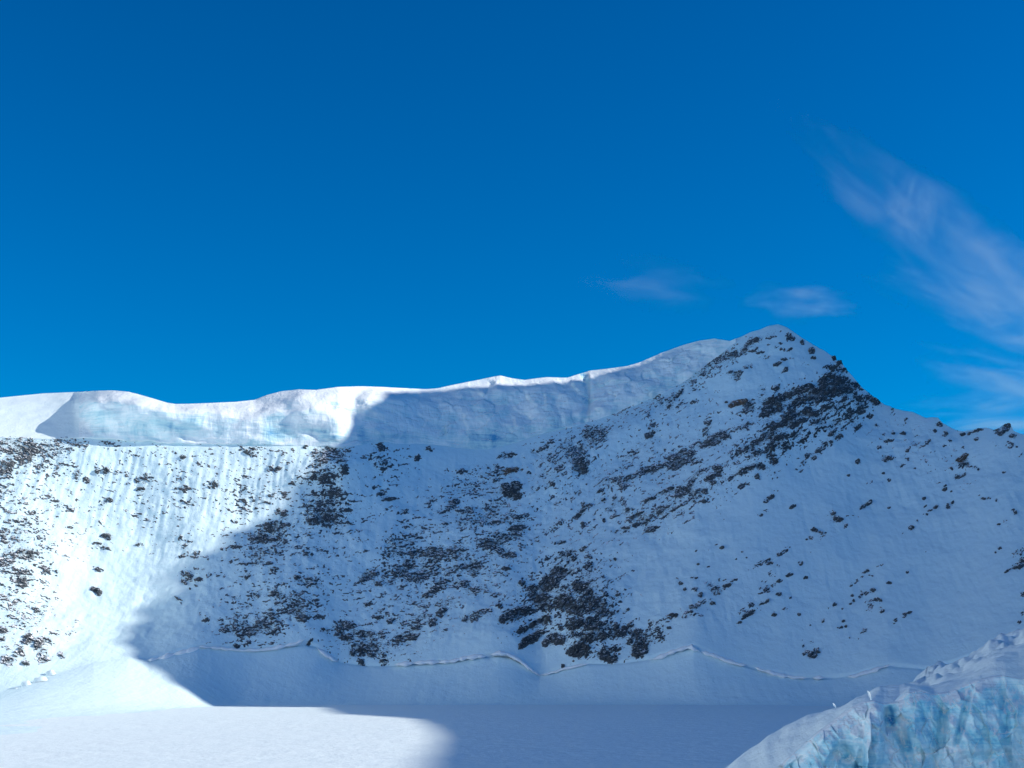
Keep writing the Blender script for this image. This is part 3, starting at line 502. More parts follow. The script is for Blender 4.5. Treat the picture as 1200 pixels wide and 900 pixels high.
 ("rock_outcrop", "sparse line of stones slanting down left on the lower right snow flank", Rr, "1015 670 4 2 -15 .9;1018 666 2 1.4 -20 .6;1019 675 3 1.2 0 .6;1009 677 3 1.4 -20 .6;1003 681 4 1.4 -30 .7;998 685 2 1.6 -40 .6;1031 663 3 1 0 .6;1028 664 1.5 1.5 0 .4;1063 671 3 1.2 15 .8;1041 684 3.4 1.1 0 1"),
 ("rock_outcrop", "cluster of dark stones in the middle of the lower right snow flank", Rr, "1023 692 3.6 2.4 10 1;1013 696 5 2 -20 .8;1009 692 2 1.6 0 .8;1008 699 2 1.4 0 .7;999 698 2.2 1.8 0 1;1027 703 3.4 2.2 0 .9;1018 709 3 5 -30 .6;1022 704 4 2 -20 .5;1032 705 2 2 0 .8;1034 717 3 2 0 .9;1031 713 2 2 0 .5;1018 716 3 1.4 0 .6;1000 704 1.8 1.4 0 .9;997 708 1.8 1.4 0 1;988 714 2 1.2 0 .6;978 709 3 2 -10 1;971 713 2 1.4 0 .7;1022 724 2 1.2 0 .4;1012 740 4 2 -50 .6;1006 749 2 1.2 0 .5;998 748 3 1.6 0 .3;989 728 2.6 1.8 -20 .95;984 736 3.4 1.4 0 .8;991 735 1.6 1.4 0 .8;977 739 2 1.4 0 .4;964 727 2 3 30 .7;994 754 2 1.2 0 .4;1060 720 4 1.8 0 .95;1065 718 4 1.6 -35 .9;1059 723 2 1.4 -30 .8;1048 729 4 1.8 -50 .6;1064 707 1.5 1 0 .5"),
 ("boulder", "dark rock just above the thin snow lip on the lower right apron", Rr, "952 768 5 3.4 0 1;957 763 4 2 20 .8;946 764 3 2 0 .6"),
 ("rock_outcrop", "two small stones above the dark rock near the thin snow lip", Rr, "942 758 2 1.6 0 1;942 767 1.8 1.6 0 1;957 760 2.4 1.6 0 .9;952 752 2.4 1.6 -40 .6;941 751 2 1 0 .2"),
 ("rock_outcrop", "slanting stony streak on the snow left of the lower right stone cluster", Rr, "900 658 6 2.4 -20 .8;902 661 4 1.6 -15 .9;890 661 8 2.6 -20 .45;883 666 6 1.6 -20 .4;913 650 3 2 -30 .7;920 645 4 2 -35 .7;927 640 3 1.2 -40 .5;912 663 2 1.6 0 .5"),
 ("boulder", "roundish dark stone on open snow right of the slanting stony streak", Rr, "938 661 3.2 2 10 1"),
 ("boulder", "flat little stone on open snow below the roundish one", Rr, "944 678 3.2 1.3 -10 1"),
 ("rock_outcrop", "long stony streak rising right in the centre of the right snow flank", Rr, "925 674 5 2 -15 .8;913 681 4 1.6 -25 1;907 685 4 1.8 -30 .9;898 690 4 3 -50 .8;905 673 4 3 0 .35;895 680 3 2 0 .3;890 688 2 3 20 .5;897 694 6 1.6 -10 .6;913 697 3.4 2 0 1;926 701 2.4 1.6 0 .8;920 714 2.6 2 -20 .7;907 721 3 2 0 .9;936 720 2.4 1.4 0 .7;899 705 7 2 -30 .9;892 707 3 2 0 .9;880 708 4 3 -50 .6;878 719 8 2.6 -32 1;872 723 4 2 -30 .9;866 730 4 1.6 -10 .8;870 716 5 3 -40 .4;948 732 2.4 1.2 0 .4;890 712 4 2 0 .4"),
 ("rock_outcrop", "speckled rock patch on snow right of the great buttress", Rr, "797 684 4 1.2 0 1;797 684 3 2 0 .8;793 679 2 1.4 0 .4;814 690 3 3 -20 .7;803 691 2 1.8 0 .9;821 697 3 2.8 0 1;816 694 3 2 0 .5;815 677 5 1.2 0 .7;838 690 6 4 20 .7;833 685 5 3 0 .5;840 695 4 3 0 .8;852 686 6 2 -15 .95;848 690 3 1.6 -30 .7;845 680 8 2 -10 .4;860 680 4 1.4 -20 .5;835 707 4 2 0 .9;830 703 3 2 0 .5;820 708 6 3 -30 .6;812 712 6 3 -20 .6;810 720 6 3 0 .6;820 722 3 2 0 .4;803 724 3 1.6 0 .6;828 714 2 1.5 0 .6;800 712 3 4 0 .2"),
 ("rock_outcrop", "few small stones on the smooth snow between buttress and ledge belt", Rr, "724 698 3.4 2.2 -25 1;728 692 5 1.4 0 .6;722 693 3 1.2 0 .6;751 697 3 1.6 20 .3;724 716 2 1.6 0 .9;731 717 1.6 1.4 0 .6;721 655 1.8 1.8 0 1;728 639 2.4 1.2 0 .5;766 652 1.4 1.2 0 .6;690 722 2 1 0 .5;716 657 1.4 1 0 .4;785 722 4 3 0 .2"),
 ("rock_outcrop", "tiny stones dotted across the open snow below the lowest ledge belt", Rr, "846 643 3 1.8 20 1;840 639 1.6 1 0 .7;831 645 1.4 1 0 .6;863 656 1.8 .9 0 .7;818 661 1.6 1.2 0 .8;816 645 1.5 1 0 .6;870 648 1.5 1 0 .5;875 654 1.4 1 0 .6;842 602 2.5 1 0 .7;849 610 1.6 1 0 .6;836 591 2 1.4 0 .6;889 604 2 1 0 .5;830 664 2 1 0 .4;881 639 2.5 .8 0 .4;805 612 4 1.5 -30 .3"),
 ("rock_slab", "small dark slab high on the open snow right of the lowest ledge belt", Rr, "904 583 4.4 2 -30 1;897 588 3 2 0 .7;900 584 2 1.5 0 .7"),
 ("rock_slab", "grey slab lying alone on the open snow lower right of its dark neighbour", Rr, "929 594 4.6 1.7 -25 1"),
 ("rock_outcrop", "faint stones in the snow just under the right end of the lowest ledge belt", Rr, "868 571 3 3 20 .7;874 568 4 2 -20 .4;880 571 3 2 0 .3;888 558 3 2 10 .8;907 561 5 1.6 -30 .6;912 554 4 1.2 -10 .7;920 552 4 2 0 .2;898 598 4 1.6 -10 .4;892 604 2 1.2 0 .5;910 576 3 1 0 .5;940 543 4 1.5 0 .5;933 550 2 1.2 0 .4"),
 ("boulder", "dark stone on smooth snow between the two slanting streaks at right", Rr, "955 621 4.4 2.6 15 1;961 624 4 1.6 10 .7"),
 ("rock_outcrop", "trickle of pebbles on the snow right of the slanting stony streaks", Rr, "950 630 2 2.4 0 .5;945 632 1.6 1.2 0 .7;965 628 3 2 0 .4;946 647 3 1.2 0 .5;961 631 2 3 0 .3;959 640 2 1.5 0 .3;967 625 1.8 1.2 0 .6"),
]
BARE = {"great dark buttress of bare rock standing above the snow apron", "snow streaked rocks joining the buttress to its black boulders",
        "left one of the black boulders at the foot of the great buttress", "middle black boulder lying on the snow at the buttress foot", "right black boulder with a rounded base at the foot of the buttress",
        "long snow capped slab jutting left from the foot of the great buttress", "lower tilted dark slab under the snow capped one at the buttress foot",
        "broad dark rock band slanting down left from the ridge beneath the summit", "biggest dark boulder standing out of snow in the upper middle of the face"}
WARM = {"brown slab above the big dark boulder in the upper middle of the face", "brown flat slab alone on the snow left of the dark summit band",
        "flat brown slab in the snow flank below the right skyline crag"}


RST = 0.6
RU = np.arange(-12, 1226, RST); RV = np.arange(378, 798, RST)
def density():
    U, V = np.meshgrid(RU, RV)
    best = np.zeros(U.shape, np.float32); owner = np.full(U.shape, -1, np.int16); cls = np.full(U.shape, 1, np.int8)
    for k, (nm, lab, c, txt) in enumerate(OUTCROPS):
        for e in txt.split(";"):
            u, v, ru, rv, ang, p = [float(x) for x in e.split()]
            rr = 2.0 * max(ru, rv) + 3
            i0, i1 = np.searchsorted(RV, [v - rr, v + rr]); j0, j1 = np.searchsorted(RU, [u - rr, u + rr])
            if i1 <= i0 or j1 <= j0: continue
            uu = U[i0:i1, j0:j1] - u; vv = V[i0:i1, j0:j1] - v
            ca, sa = math.cos(R_(ang)), math.sin(R_(ang))
            a = (uu * ca + vv * sa) / ru; b = (-uu * sa + vv * ca) / rv
            r = np.sqrt(a * a + b * b)
            if nm != 'rock_outcrop': w = p * (1 - smooth(0.7, 1.4, r))
            elif p >= 0.8: w = p * (1 - smooth(0.35, 1.55, r))
            else: w = 0.9 * p * (1 - smooth(0.35, 1.9, r))
            if c == M and p < 0.8: w = w * 1.15
            sub = best[i0:i1, j0:j1]; m = w > sub
            sub[m] = w[m]; owner[i0:i1, j0:j1][m] = k; cls[i0:i1, j0:j1][m] = c
    return best, owner, cls
BEST, OWNER, CLS = density()
def blur(a, n):
    k = np.ones(n) / n
    for ax in (0, 1):
        for _ in range(2):
            a = np.apply_along_axis(lambda r: np.convolve(r, k, mode='same'), ax, a)
    return a
STONE = blur(BEST, 9)
def stone(u, v):
    i = np.clip(np.round((v - RV[0]) / RST).astype(int), 0, len(RV) - 1); j = np.clip(np.round((u - RU[0]) / RST).astype(int), 0, len(RU) - 1)
    inside = (u > RU[0]) & (u < RU[-1]) & (v > RV[0]) & (v < RV[-1])
    return STONE[i, j] * inside

BUMPS = [  # photo u, v, radius along, radius across, tilt, metres towards the valley
    (680, 715, 70, 50, -20, 32), (400, 540, 22, 60, 75, 26), (760, 480, 130, 16, -38, 20), (660, 550, 40, 30, -50, 14), (900, 520, 150, 26, -33, 24),
    (975, 450, 50, 24, -25, 14), (590, 745, 26, 40, 80, 10), (30, 650, 30, 120, 80, 14), (560, 620, 80, 50, -10, 14), (310, 690, 70, 50, 0, 12), (440, 700, 60, 60, 0, 6),
    (640, 600, 90, 14, -40, -14), (450, 600, 20, 90, 75, -12), (180, 640, 60, 120, 80, -12), (1060, 560, 120, 20, -35, 8), (900, 690, 120, 18, -35, 8), (250, 560, 12, 60, 80, 9), (350, 560, 10, 50, 80, 9)]

def face_base(u, v):
    """Point of the mountain face seen at photo (u, v), before fine relief."""
    v1 = SCHRUND_S(u); y1 = Y_FOOT(u); y3 = Y_TOP(u); v3 = TOP_S(u)
    z1 = CAM_H + elev(v1) * y1; z3 = CAM_H + elev(v3) * y3
    m = (z3 - z1) / (y3 - y1)
    Y = (z1 - CAM_H - m * y1) / (elev(v) - m)
    v1 = SCHRUND(u); v3 = TOP(u)
    s = np.clip((v1 - v) / (v1 - v3), 0, 1)
    edge = smooth(0, 0.12, s) * smooth(0, 0.10, 1 - s)
    d = np.zeros_like(Y)
    for (bu, bv, ra, rb, ang, h) in BUMPS:
        c, q = math.cos(R_(ang)), math.sin(R_(ang))
        a = ((u - bu) * c + (v - bv) * q) / ra; b = (-(u - bu) * q + (v - bv) * c) / rb
        d += h * np.exp(-(a * a + b * b))
    Y = Y - d * edge - 22 * edge * np.sin(math.pi * s) * -1.0
    Y = Y + 75 * smooth(260, 90, u) * np.sin(math.pi * s ** 0.6)
    return at(u, v, Y), s, edge

# a fixed outward direction for relief: half out of the slope, half up
OUT = np.array([0.10, -0.78, 0.62]); OUT /= np.linalg.norm(OUT)

def relief(P, u, s, edge):
    x, y, z = P[..., 0], P[..., 1], P[..., 2]
    w = y + 0.9 * z
    r = 9.0 * noise2(x / 190, w / 260, 3) + 5.0 * noise2(x / 80, w / 110, 4)
    r = r + 2.6 * noise2(x / 32, w / 46, 5) + 1.3 * noise2(x / 13, w / 18, 6)
    fl = noise2((x + 14 * noise2(x / 60, w / 140, 9)) / 17, w / 240, 7) + 0.7 * noise2(x / 8.5, w / 90, 8)
    amp = 1.6 * smooth(0.35, 0.85, s) * (0.35 + 0.65 * smooth(560, 380, u)) + 0.6
    calm = 1.0 - 0.45 * smooth(760, 900, u) * smooth(0.85, 0.5, s)
    return (r * calm + amp * fl) * edge

def face(u, v):
    P, s, edge = face_base(u, v)
    x, z = P[..., 0], P[..., 2]
    st = np.clip(stone(u, v) * 1.6, 0, 1) * smooth(0, 0.03, 1 - s)
    rough = 2.0 * noise2(x / 15, z / 8, 11) + 1.5 * noise2(x / 7, z / 4, 12) + 0.8 * noise2(x / 3.5, z / 2.5, 13)
    gap = -4.5 * np.exp(-((SCHRUND(u) - v - 1.2) / 1.6) ** 2) * smooth(150, 180, u)
    return P + OUT * (relief(P, u, s, edge) + rough * st + gap)[..., None], s, edge

# ------------------------------------------------------------------ mountain
APRON_POW = poly([(-500, 2.4), (120, 2.4), (220, 1.9), (300, 1.6), (1700, 1.6)])
def build_mountain():
    us = np.concatenate([np.arange(-460, -30, 6.0), np.arange(-30, 1236, 1.2), np.arange(1236, 1690, 6.0)])
    nc = len(us)
    NR = 330
    rows = []; att = []
    # apron below the bergschrund, up from under the glacier
    y0 = Y_FLAT(us); y1 = Y_FOOT(us); v1 = SCHRUND(us)
    z1 = CAM_H + elev(v1) * y1
    x1 = side(us, v1) * y1
    v1s = SCHRUND_S(us); v1s = np.convolve(np.pad(v1s, 12, mode='edge'), np.ones(25) / 25, mode='valid')
    z1t, x1t = z1, x1
    z1s = CAM_H + elev(v1s) * y1; x1s = side(us, v1s) * y1
    for k, t in enumerate(np.linspace(-0.25, 1, 46)[:-1]):
        wt = float(smooth(0.72, 1.0, t)); z1 = z1s + (z1t - z1s) * wt; x1 = x1s + (x1t - x1s) * wt
        yy = y0 + (y1 - y0) * t
        zz = z1 * (np.sign(t) * abs(t) ** APRON_POW(us)) - 1.2 * (1 - t) 
        xx = x1 * (1 + (yy / y1 - 1) * 1.0)
        zz = zz + (1.6 * noise2(xx / 55, yy / 90, 21) + 0.6 * noise2(xx / 14, yy / 60, 22)) * math.sin(math.pi * max(t, 0)) 
        rows.append(np.stack([xx, yy, zz], -1)); att.append(0 * us)
    for s in np.linspace(0, 1, NR) ** 1.0:
        v = SCHRUND(us) * (1 - s) + TOP(us) * s
        P, ss, e = face(us, v)
        rows.append(P); att.append(stone(us, v))
    top = rows[-1]
    # over the crest and down the far side
    for (dy, dz) in ((8, 0.5), (25, -3), (70, -30), (200, -150), (600, -520), (1200, -1000)):
        q = top.copy(); q[:, 1] += dy; q[:, 2] = np.maximum(q[:, 2] + dz, -30); rows.append(q); att.append(0 * us)
    V = np.stack(rows)
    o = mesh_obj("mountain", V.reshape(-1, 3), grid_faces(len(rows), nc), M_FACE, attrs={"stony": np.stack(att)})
    tag(o, "steep snow covered mountain face rising behind the flat glacier", None, None, "structure")
    return o
mountain = build_mountain()

# ------------------------------------------------------------------ glacier plain
def build_glacier():
    ys = np.concatenate([np.linspace(-3000, 300, 34)[:-1], np.linspace(300, 2720, 260)])
    xs = np.concatenate([np.linspace(-9000, -1300, 30)[:-1], np.linspace(-1300, 1300, 261), np.linspace(1300, 9000, 30)[1:]])
    X, Y = np.meshgrid(xs, ys)
    Z = 2.0 * noise2(X / 420, Y / 380, 31) + 0.5 * noise2(X / 90, Y / 60, 32) + 0.10 * noise2(X / 14, Y / 9, 33)
    Z = Z * smooth(200, 700, Y) - 1.0
    o = mesh_obj("glacier", np.stack([X, Y, Z], -1).reshape(-1, 3), grid_faces(len(ys), len(xs)), M_FLAT)
    tag(o, "flat snow covered glacier basin below the mountain face", None, None, "structure")
build_glacier()

# ------------------------------------------------------------------ the higher ridge that closes the basin on the right
TAN = math.tan(SUN_EL)
RIDGE_X = 1700.0
CREST = poly([(-3200, -500), (-400, -480), (200, -300), (420, -60), (640, -30), (700, 8), (750, 23), (861, 25), (1011, 26), (1191, 28), (1319, 32), (1477, 39), (1615, 48), (1728, 59), (1820, 87), (1900, 108), (2035, 122), (2248, 139), (2310, 146), (2335, 240), (2352, 265), (2370, 304),
    (2408, 343), (2494, 434), (2568, 478), (2616, 512), (2663, 551), (2738, 575), (2785, 590), (2799, 628), (2821, 654), (2919, 722), (2935, 745), (3042, 786), (3086, 776), (3120, 765), (3143, 757),
    (3163, 751), (3180, 744), (3196, 735), (3210, 714), (3224, 696), (3237, 684), (3250, 667), (3263, 659), (3275, 650), (3286, 637), (3296, 628), (3305, 624), (3313, 622), (3320, 617), (3326, 609),
    (3331, 597), (3336, 577), (3341, 566), (3400, 430), (3700, 100), (4200, -200)])
def build_side_ridge():
    q = np.concatenate([np.arange(-3000, 300, 60.0), np.arange(300, 3400, 8.0), np.arange(3400, 4200, 40.0)])
    rough = 20 * noise2(q / 55, q * 0, 41) + 13 * noise2(q / 26, q * 0, 42) + 5 * noise2(q / 11, q * 0, 43)
    rough = rough * (0.05 + 0.24 * smooth(1400, 1650, q) - 0.13 * smooth(1850, 1950, q) + 0.84 * smooth(2280, 2380, q)) * (1 - 0.55 * smooth(3050, 3120, q)) + (19.0 + 22 * noise2(q / 17, q * 0, 46)) * smooth(3060, 3120, q)
    rough = rough * (1 + 0.7 * smooth(2400, 2450, q) * smooth(2700, 2620, q))
    crest = CREST(q) + rough + RIDGE_X * TAN
    offs = np.concatenate([-np.linspace(0, 1, 60)[::-1] ** 1.4, np.linspace(0, 1, 24)[1:]])
    V = []
    for t in offs:
        if t <= 0:
            dx = t * (crest + 40) / 2.0; z = crest + dx * 2.0
        else:
            dx = t * (crest + 40) / 0.9; z = crest - dx * 0.9
        k = min(1.0, abs(t) * 6)
        x = RIDGE_X + dx
        z = z + k * (22 * noise2((x + q) / 120, z / 160, 44) + 9 * noise2(q / 45, z / 60, 45))
        V.append(np.stack([x, q, z], -1))
    o = mesh_obj("unseen_ridge", np.stack(V).reshape(-1, 3), grid_faces(len(offs), len(q)), M_SNOW)
    tag(o, "higher snowy ridge closing the basin beyond the right edge", None, None, "structure")
build_side_ridge()

def build_bounce_wall():
    """Unseen snow wall left of and behind the camera, added to bounce sunlight."""
    arc = np.array([(-980, 2140), (-1060, 1700), (-1080, 1200), (-1120, 600), (-1150, -100), (-1080, -800), (-800, -1400), (-100, -1850), (800, -2000), (1700, -1900), (2300, -1600)], float)
    k = np.arange(len(arc)); t = np.linspace(0, len(arc) - 1, 220)
    ax = curve(list(zip(k, arc[:, 0])))(t); ay = curve(list(zip(k, arc[:, 1])))(t)
    cx, cy = 200.0, 300.0
    dx, dy = ax - cx, ay - cy; L_ = np.hypot(dx, dy); dx /= L_; dy /= L_
    crest = 1040 + 140 * np.sin(t * 1.3) + 90 * noise2(t * 1.4, t * 0, 160) + 30 * noise2(t * 6, t * 0, 161)  # added wall, its height set by how much sun it reflects into the shade
    crest = crest * smooth(0, 0.6, t + 0.25)
    rows = []
    for f in np.concatenate([np.linspace(-0.06, 1, 60), [1.05, 1.3, 1.8]]):
        if f <= 1: run = f * 850; z = crest * np.sign(f) * abs(f) ** 1.25 - 2
        else: run = 850 + (f - 1) * 850; z = crest * (1 - (f - 1) * 1.2)
        x = ax + dx * run; y = ay + dy * run
        n = (24 * noise2(x / 210, y / 210, 162) + 9 * noise2(x / 70, y / 70, 163) + 3 * noise2(x / 25, y / 25, 164)) * smooth(0, 0.2, f)
        rows.append(np.stack([x, y, z + n], -1))
    G = np.stack(rows)
    o = mesh_obj("unseen_ridge", G.reshape(-1, 3), grid_faces(len(rows), len(t)), M_SNOW)
    tag(o, "added unseen snow wall bouncing sunlight from beyond the left edge", None, None, "structure")
build_bounce_wall()

def build_rocks():
    us, vs = RU, RV
    U, V = np.meshgrid(us, vs)
    shp = U.shape
    best, owner, cls = BEST, OWNER, CLS
    act = (best > 0.012)
    iu, iv = U[act], V[act]
    p = best[act].astype(float)
    c = cls[act]
    H = np.zeros(len(iu))
    TOOTH = np.zeros(len(iu))
    for cc, ang in ((L, 18.0), (M, -6.0), (Rr, -33.0)):
        m = c == cc
        ca, sa = math.cos(R_(ang)), math.sin(R_(ang))
        a = iu[m] * ca + iv[m] * sa; b = -iu[m] * sa + iv[m] * ca
        a = a + 2.0 * noise2(a / 9, b / 9, 60 + cc); b = b + 1.4 * noise2(a / 8, b / 8, 64 + cc)
        n = 0.65 * noise2(a / 8.5, b / 4.2, 50 + cc) + 0.85 * noise2(a / 4.2, b / 2.3, 53 + cc) + 0.6 * noise2(a / 2.3, b / 1.5, 57 + cc) + 0.55 * noise2(a / 24, b / 6, 56 + cc)
        order = np.sort(n)
        Uq = np.searchsorted(order, n) / len(n)
        f1, f2 = cells2(a / 11.0, b / 6.0, 70 + cc)
        crack = np.clip(1 - (f2 - f1) / 0.16, 0, 1) * smooth(0.55, 0.9, p[m])
        pp = p[m]
        H[m] = Uq - (1 - pp * 1.0) - 0.30 * crack
        TOOTH[m] = crack
    v3 = TOP(iu); v1 = SCHRUND(iu)
    H = np.where((iv < v3 + 0.2) | (iv > v1 - 1.0), -1.0, H)
    Hm = np.full(shp, -1.0); Hm[act] = H
    # lift in metres
    pos = Hm > 0
    cell = pos[:-1, :-1] | pos[1:, :-1] | pos[:-1, 1:] | pos[1:, 1:]
    # connected pieces of touching cells
    lab = np.zeros(cell.shape, np.int32); nlab = 0
    ci, cj = np.nonzero(cell)
    todo = set(zip(ci.tolist(), cj.tolist()))
    comps = []
    while todo:
        s = todo.pop(); st_ = [s]; comp = [s]
        while st_:
            i, j = st_.pop()
            for q in ((i + 1, j), (i - 1, j), (i, j + 1), (i, j - 1)):
                if q in todo and owner[q] == owner[s]:
                    todo.remove(q); st_.append(q); comp.append(q)
        comps.append(comp)
    # vertex positions for all active raster points
    need = np.zeros(shp, bool)
    ce = np.zeros(cell.shape, bool); ce[:] = cell
    gr = ce.copy(); gr[1:] |= ce[:-1]; gr[:-1] |= ce[1:]; gr[:, 1:] |= ce[:, :-1]; gr[:, :-1] |= ce[:, 1:]
    need[:-1, :-1] |= gr; need[1:, :-1] |= gr; need[:-1, 1:] |= gr; need[1:, 1:] |= gr
    nu, nv = U[need], V[need]
    vv = np.clip(nv, TOP(nu), SCHRUND(nu))
    P, s, e = face(nu, vv)
    h = Hm[need]; bw = np.maximum(best[need], 0.0)
    scale = P[:, 1] / F_PX                                   # metres per photo pixel at that depth
    x, y, z = P.T
    # ledges: risers and treads following tilted strata, plus chipped roughness
    tilt = z + 0.35 * x * np.where(nu > 640, -1, 0.3)
    ph = tilt / 7.5 + 0.9 * noise2(x / 21, y / 23, 81)
    saw = ph - np.floor(ph)
    lift = 3.6 * np.tanh(np.maximum(h, 0) * 4.0) * (0.4 + 0.9 * bw ** 2)
    lift = lift + np.clip(h * 9, 0, 1) * (0.4 + 0.6 * bw) * (2.2 * (saw - 0.35) + 1.8 * noise2(x / 9, z / 6, 82) + 1.3 * noise2(x / 4.2, z / 3.0, 83) + 0.7 * noise2(x / 2.2, z / 1.6, 84))
    lift = np.where(h > 0, np.maximum(lift, 0.15), np.maximum(h * 10, -2.2) - 0.15)
    PR = P + OUT * lift[:, None]
    idx = np.full(shp, -1, np.int64); idx[need] = np.arange(need.sum())
    ncells = 0
    by_owner = {}
    own_flat = owner
    for comp in comps:
        a = np.array(comp)
        k = np.bincount(np.maximum(own_flat[a[:, 0], a[:, 1]], 0)).argmax()
        by_owner.setdefault(int(k), []).append(a)
    def mesh_of(cells):
        g = set(map(tuple, cells.tolist()))
        for (i, j) in list(g):
            for q in ((i + 1, j), (i - 1, j), (i, j + 1), (i, j - 1)):
                if 0 <= q[0] < cell.shape[0] and 0 <= q[1] < cell.shape[1] and (q in g or not cell[q]): g.add(q)
        a = np.array(sorted(g))
        i, j = a[:, 0], a[:, 1]
        f = np.stack([idx[i, j], idx[i + 1, j], idx[i + 1, j + 1], idx[i, j + 1]], -1)
        f = f[(f >= 0).all(1)]
        vid, inv = np.unique(f, return_inverse=True)
        return PR[vid], inv.reshape(-1, 4)
    total = 0
    for k, (nm, label, c, txt) in enumerate(OUTCROPS):
        cl = by_owner.get(k, [])
        if not cl: 
            print("no rock for", label); continue
        cl.sort(key=len, reverse=True)
        mat = M_WARM if label in WARM else M_BARE if label in BARE else M_ROCK
        if nm != "rock_outcrop":
            Vt, Ft = [], []; off = 0
            for a in cl:
                v_, f_ = mesh_of(a); Vt.append(v_); Ft.append(f_ + off); off += len(v_)
            Vt = np.concatenate(Vt); Ft = np.concatenate(Ft)
            o = mesh_obj(nm, Vt, Ft, mat, None, False, Vt.mean(0))
            tag(o, label, nm.replace("_", " ")); total += len(Ft)
            continue
        allv = np.concatenate([PR[idx[a[:, 0], a[:, 1]]] for a in cl])
        root = empty(nm, tuple(allv.mean(0)), label, "rock outcrop")
        big = [a for a in cl if len(a) >= 56][:300]
        if len(big) < 2: big = cl[:4]
        rest = cl[len(big):]
        for a in big:
            v_, f_ = mesh_of(a); total += len(f_)
            mesh_obj("rock", v_, f_, mat, root, False, v_.mean(0))
        if rest:
            Vt, Ft = [], []; off = 0
            for a in rest:
                v_, f_ = mesh_of(a); Vt.append(v_); Ft.append(f_ + off); off += len(v_)
            o = mesh_obj("rubble", np.concatenate(Vt), np.concatenate(Ft), mat, root, False)
            tag(o, kind="stuff"); total += sum(len(f_) for f_ in Ft)
    print("rock quads", total, "pieces", len(comps))
build_rocks()

def marks(U, V, feats):
    out = np.zeros(U.shape)
    for (fu, fv, ra, rb, ang, amt) in feats:
        ca, sa = math.cos(R_(ang)), math.sin(R_(ang))
        a = ((U - fu) * ca + (V - fv) * sa) / ra; b = (-(U - fu) * sa + (V - fv) * ca) / rb
        out = np.maximum(out, amt * np.exp(-(a * a + b * b)))
    return out

# ------------------------------------------------------------------ hanging glacier along the skyline
HK_U = [-460, 0, 85, 118, 160, 205, 250, 300, 330, 365, 395, 412, 432, 500, 560, 620, 660, 690, 720, 760, 800, 830, 862]
HK = {0.0: [4, 4, 4, 6, 10, 10, 8, 6, 4, 2, 8, 6, 4, 4, 6, 6, 6, 4, 6, 6, 5, 4, 2],
      0.2: [-20, -20, -18, 2, 12, 12, 8, 4, 0, -2, 14, 2, 2, 4, 8, 8, 8, 0, 8, 8, 5, 2, 0],
      0.4: [-45, -45, -38, 4, 18, 20, 14, 6, 2, 8, 12, -8, -8, -6, -5, -5, -5, -20, -5, -6, -6, -5, -4],
      0.6: [-70, -70, -58, 6, 24, 26, 14, 2, -2, 6, 0, -22, -6, -22, -20, -20, -18, -36, -18, -20, -18, -14, -10],
      0.8: [-95, -95, -80, 0, 20, 18, 4, -20, -22, -12, -16, -34, -14, -40, -38, -38, -36, -52, -36, -38, -34, -24, -16],
      1.0: [-130, -130, -115, -50, -22, -20, -30, -62, -60, -45, -50, -64, -74, -70, -70, -68, -68, -76, -68, -66, -54, -36, -20]}
HKF = {k: curve(list(zip(HK_U, v))) for k, v in HK.items()}
def hang_forward(u, s):
    ks = sorted(HKF)
    rows = np.stack([HKF[k](u) for k in ks])
    t = s * 5.0; k = np.clip(t.astype(int), 0, 4); f = t - k
    def R(i): return np.take_along_axis(rows, np.clip(i, 0, 5)[None], 0)[0]
    p0, p1, p2, p3 = R(k - 1), R(k), R(k + 1), R(k + 2)
    return 0.5 * (2 * p1 + (p2 - p0) * f + (2 * p0 - 5 * p1 + 4 * p2 - p3) * f * f + (3 * p1 - p0 - 3 * p2 + p3) * f ** 3)

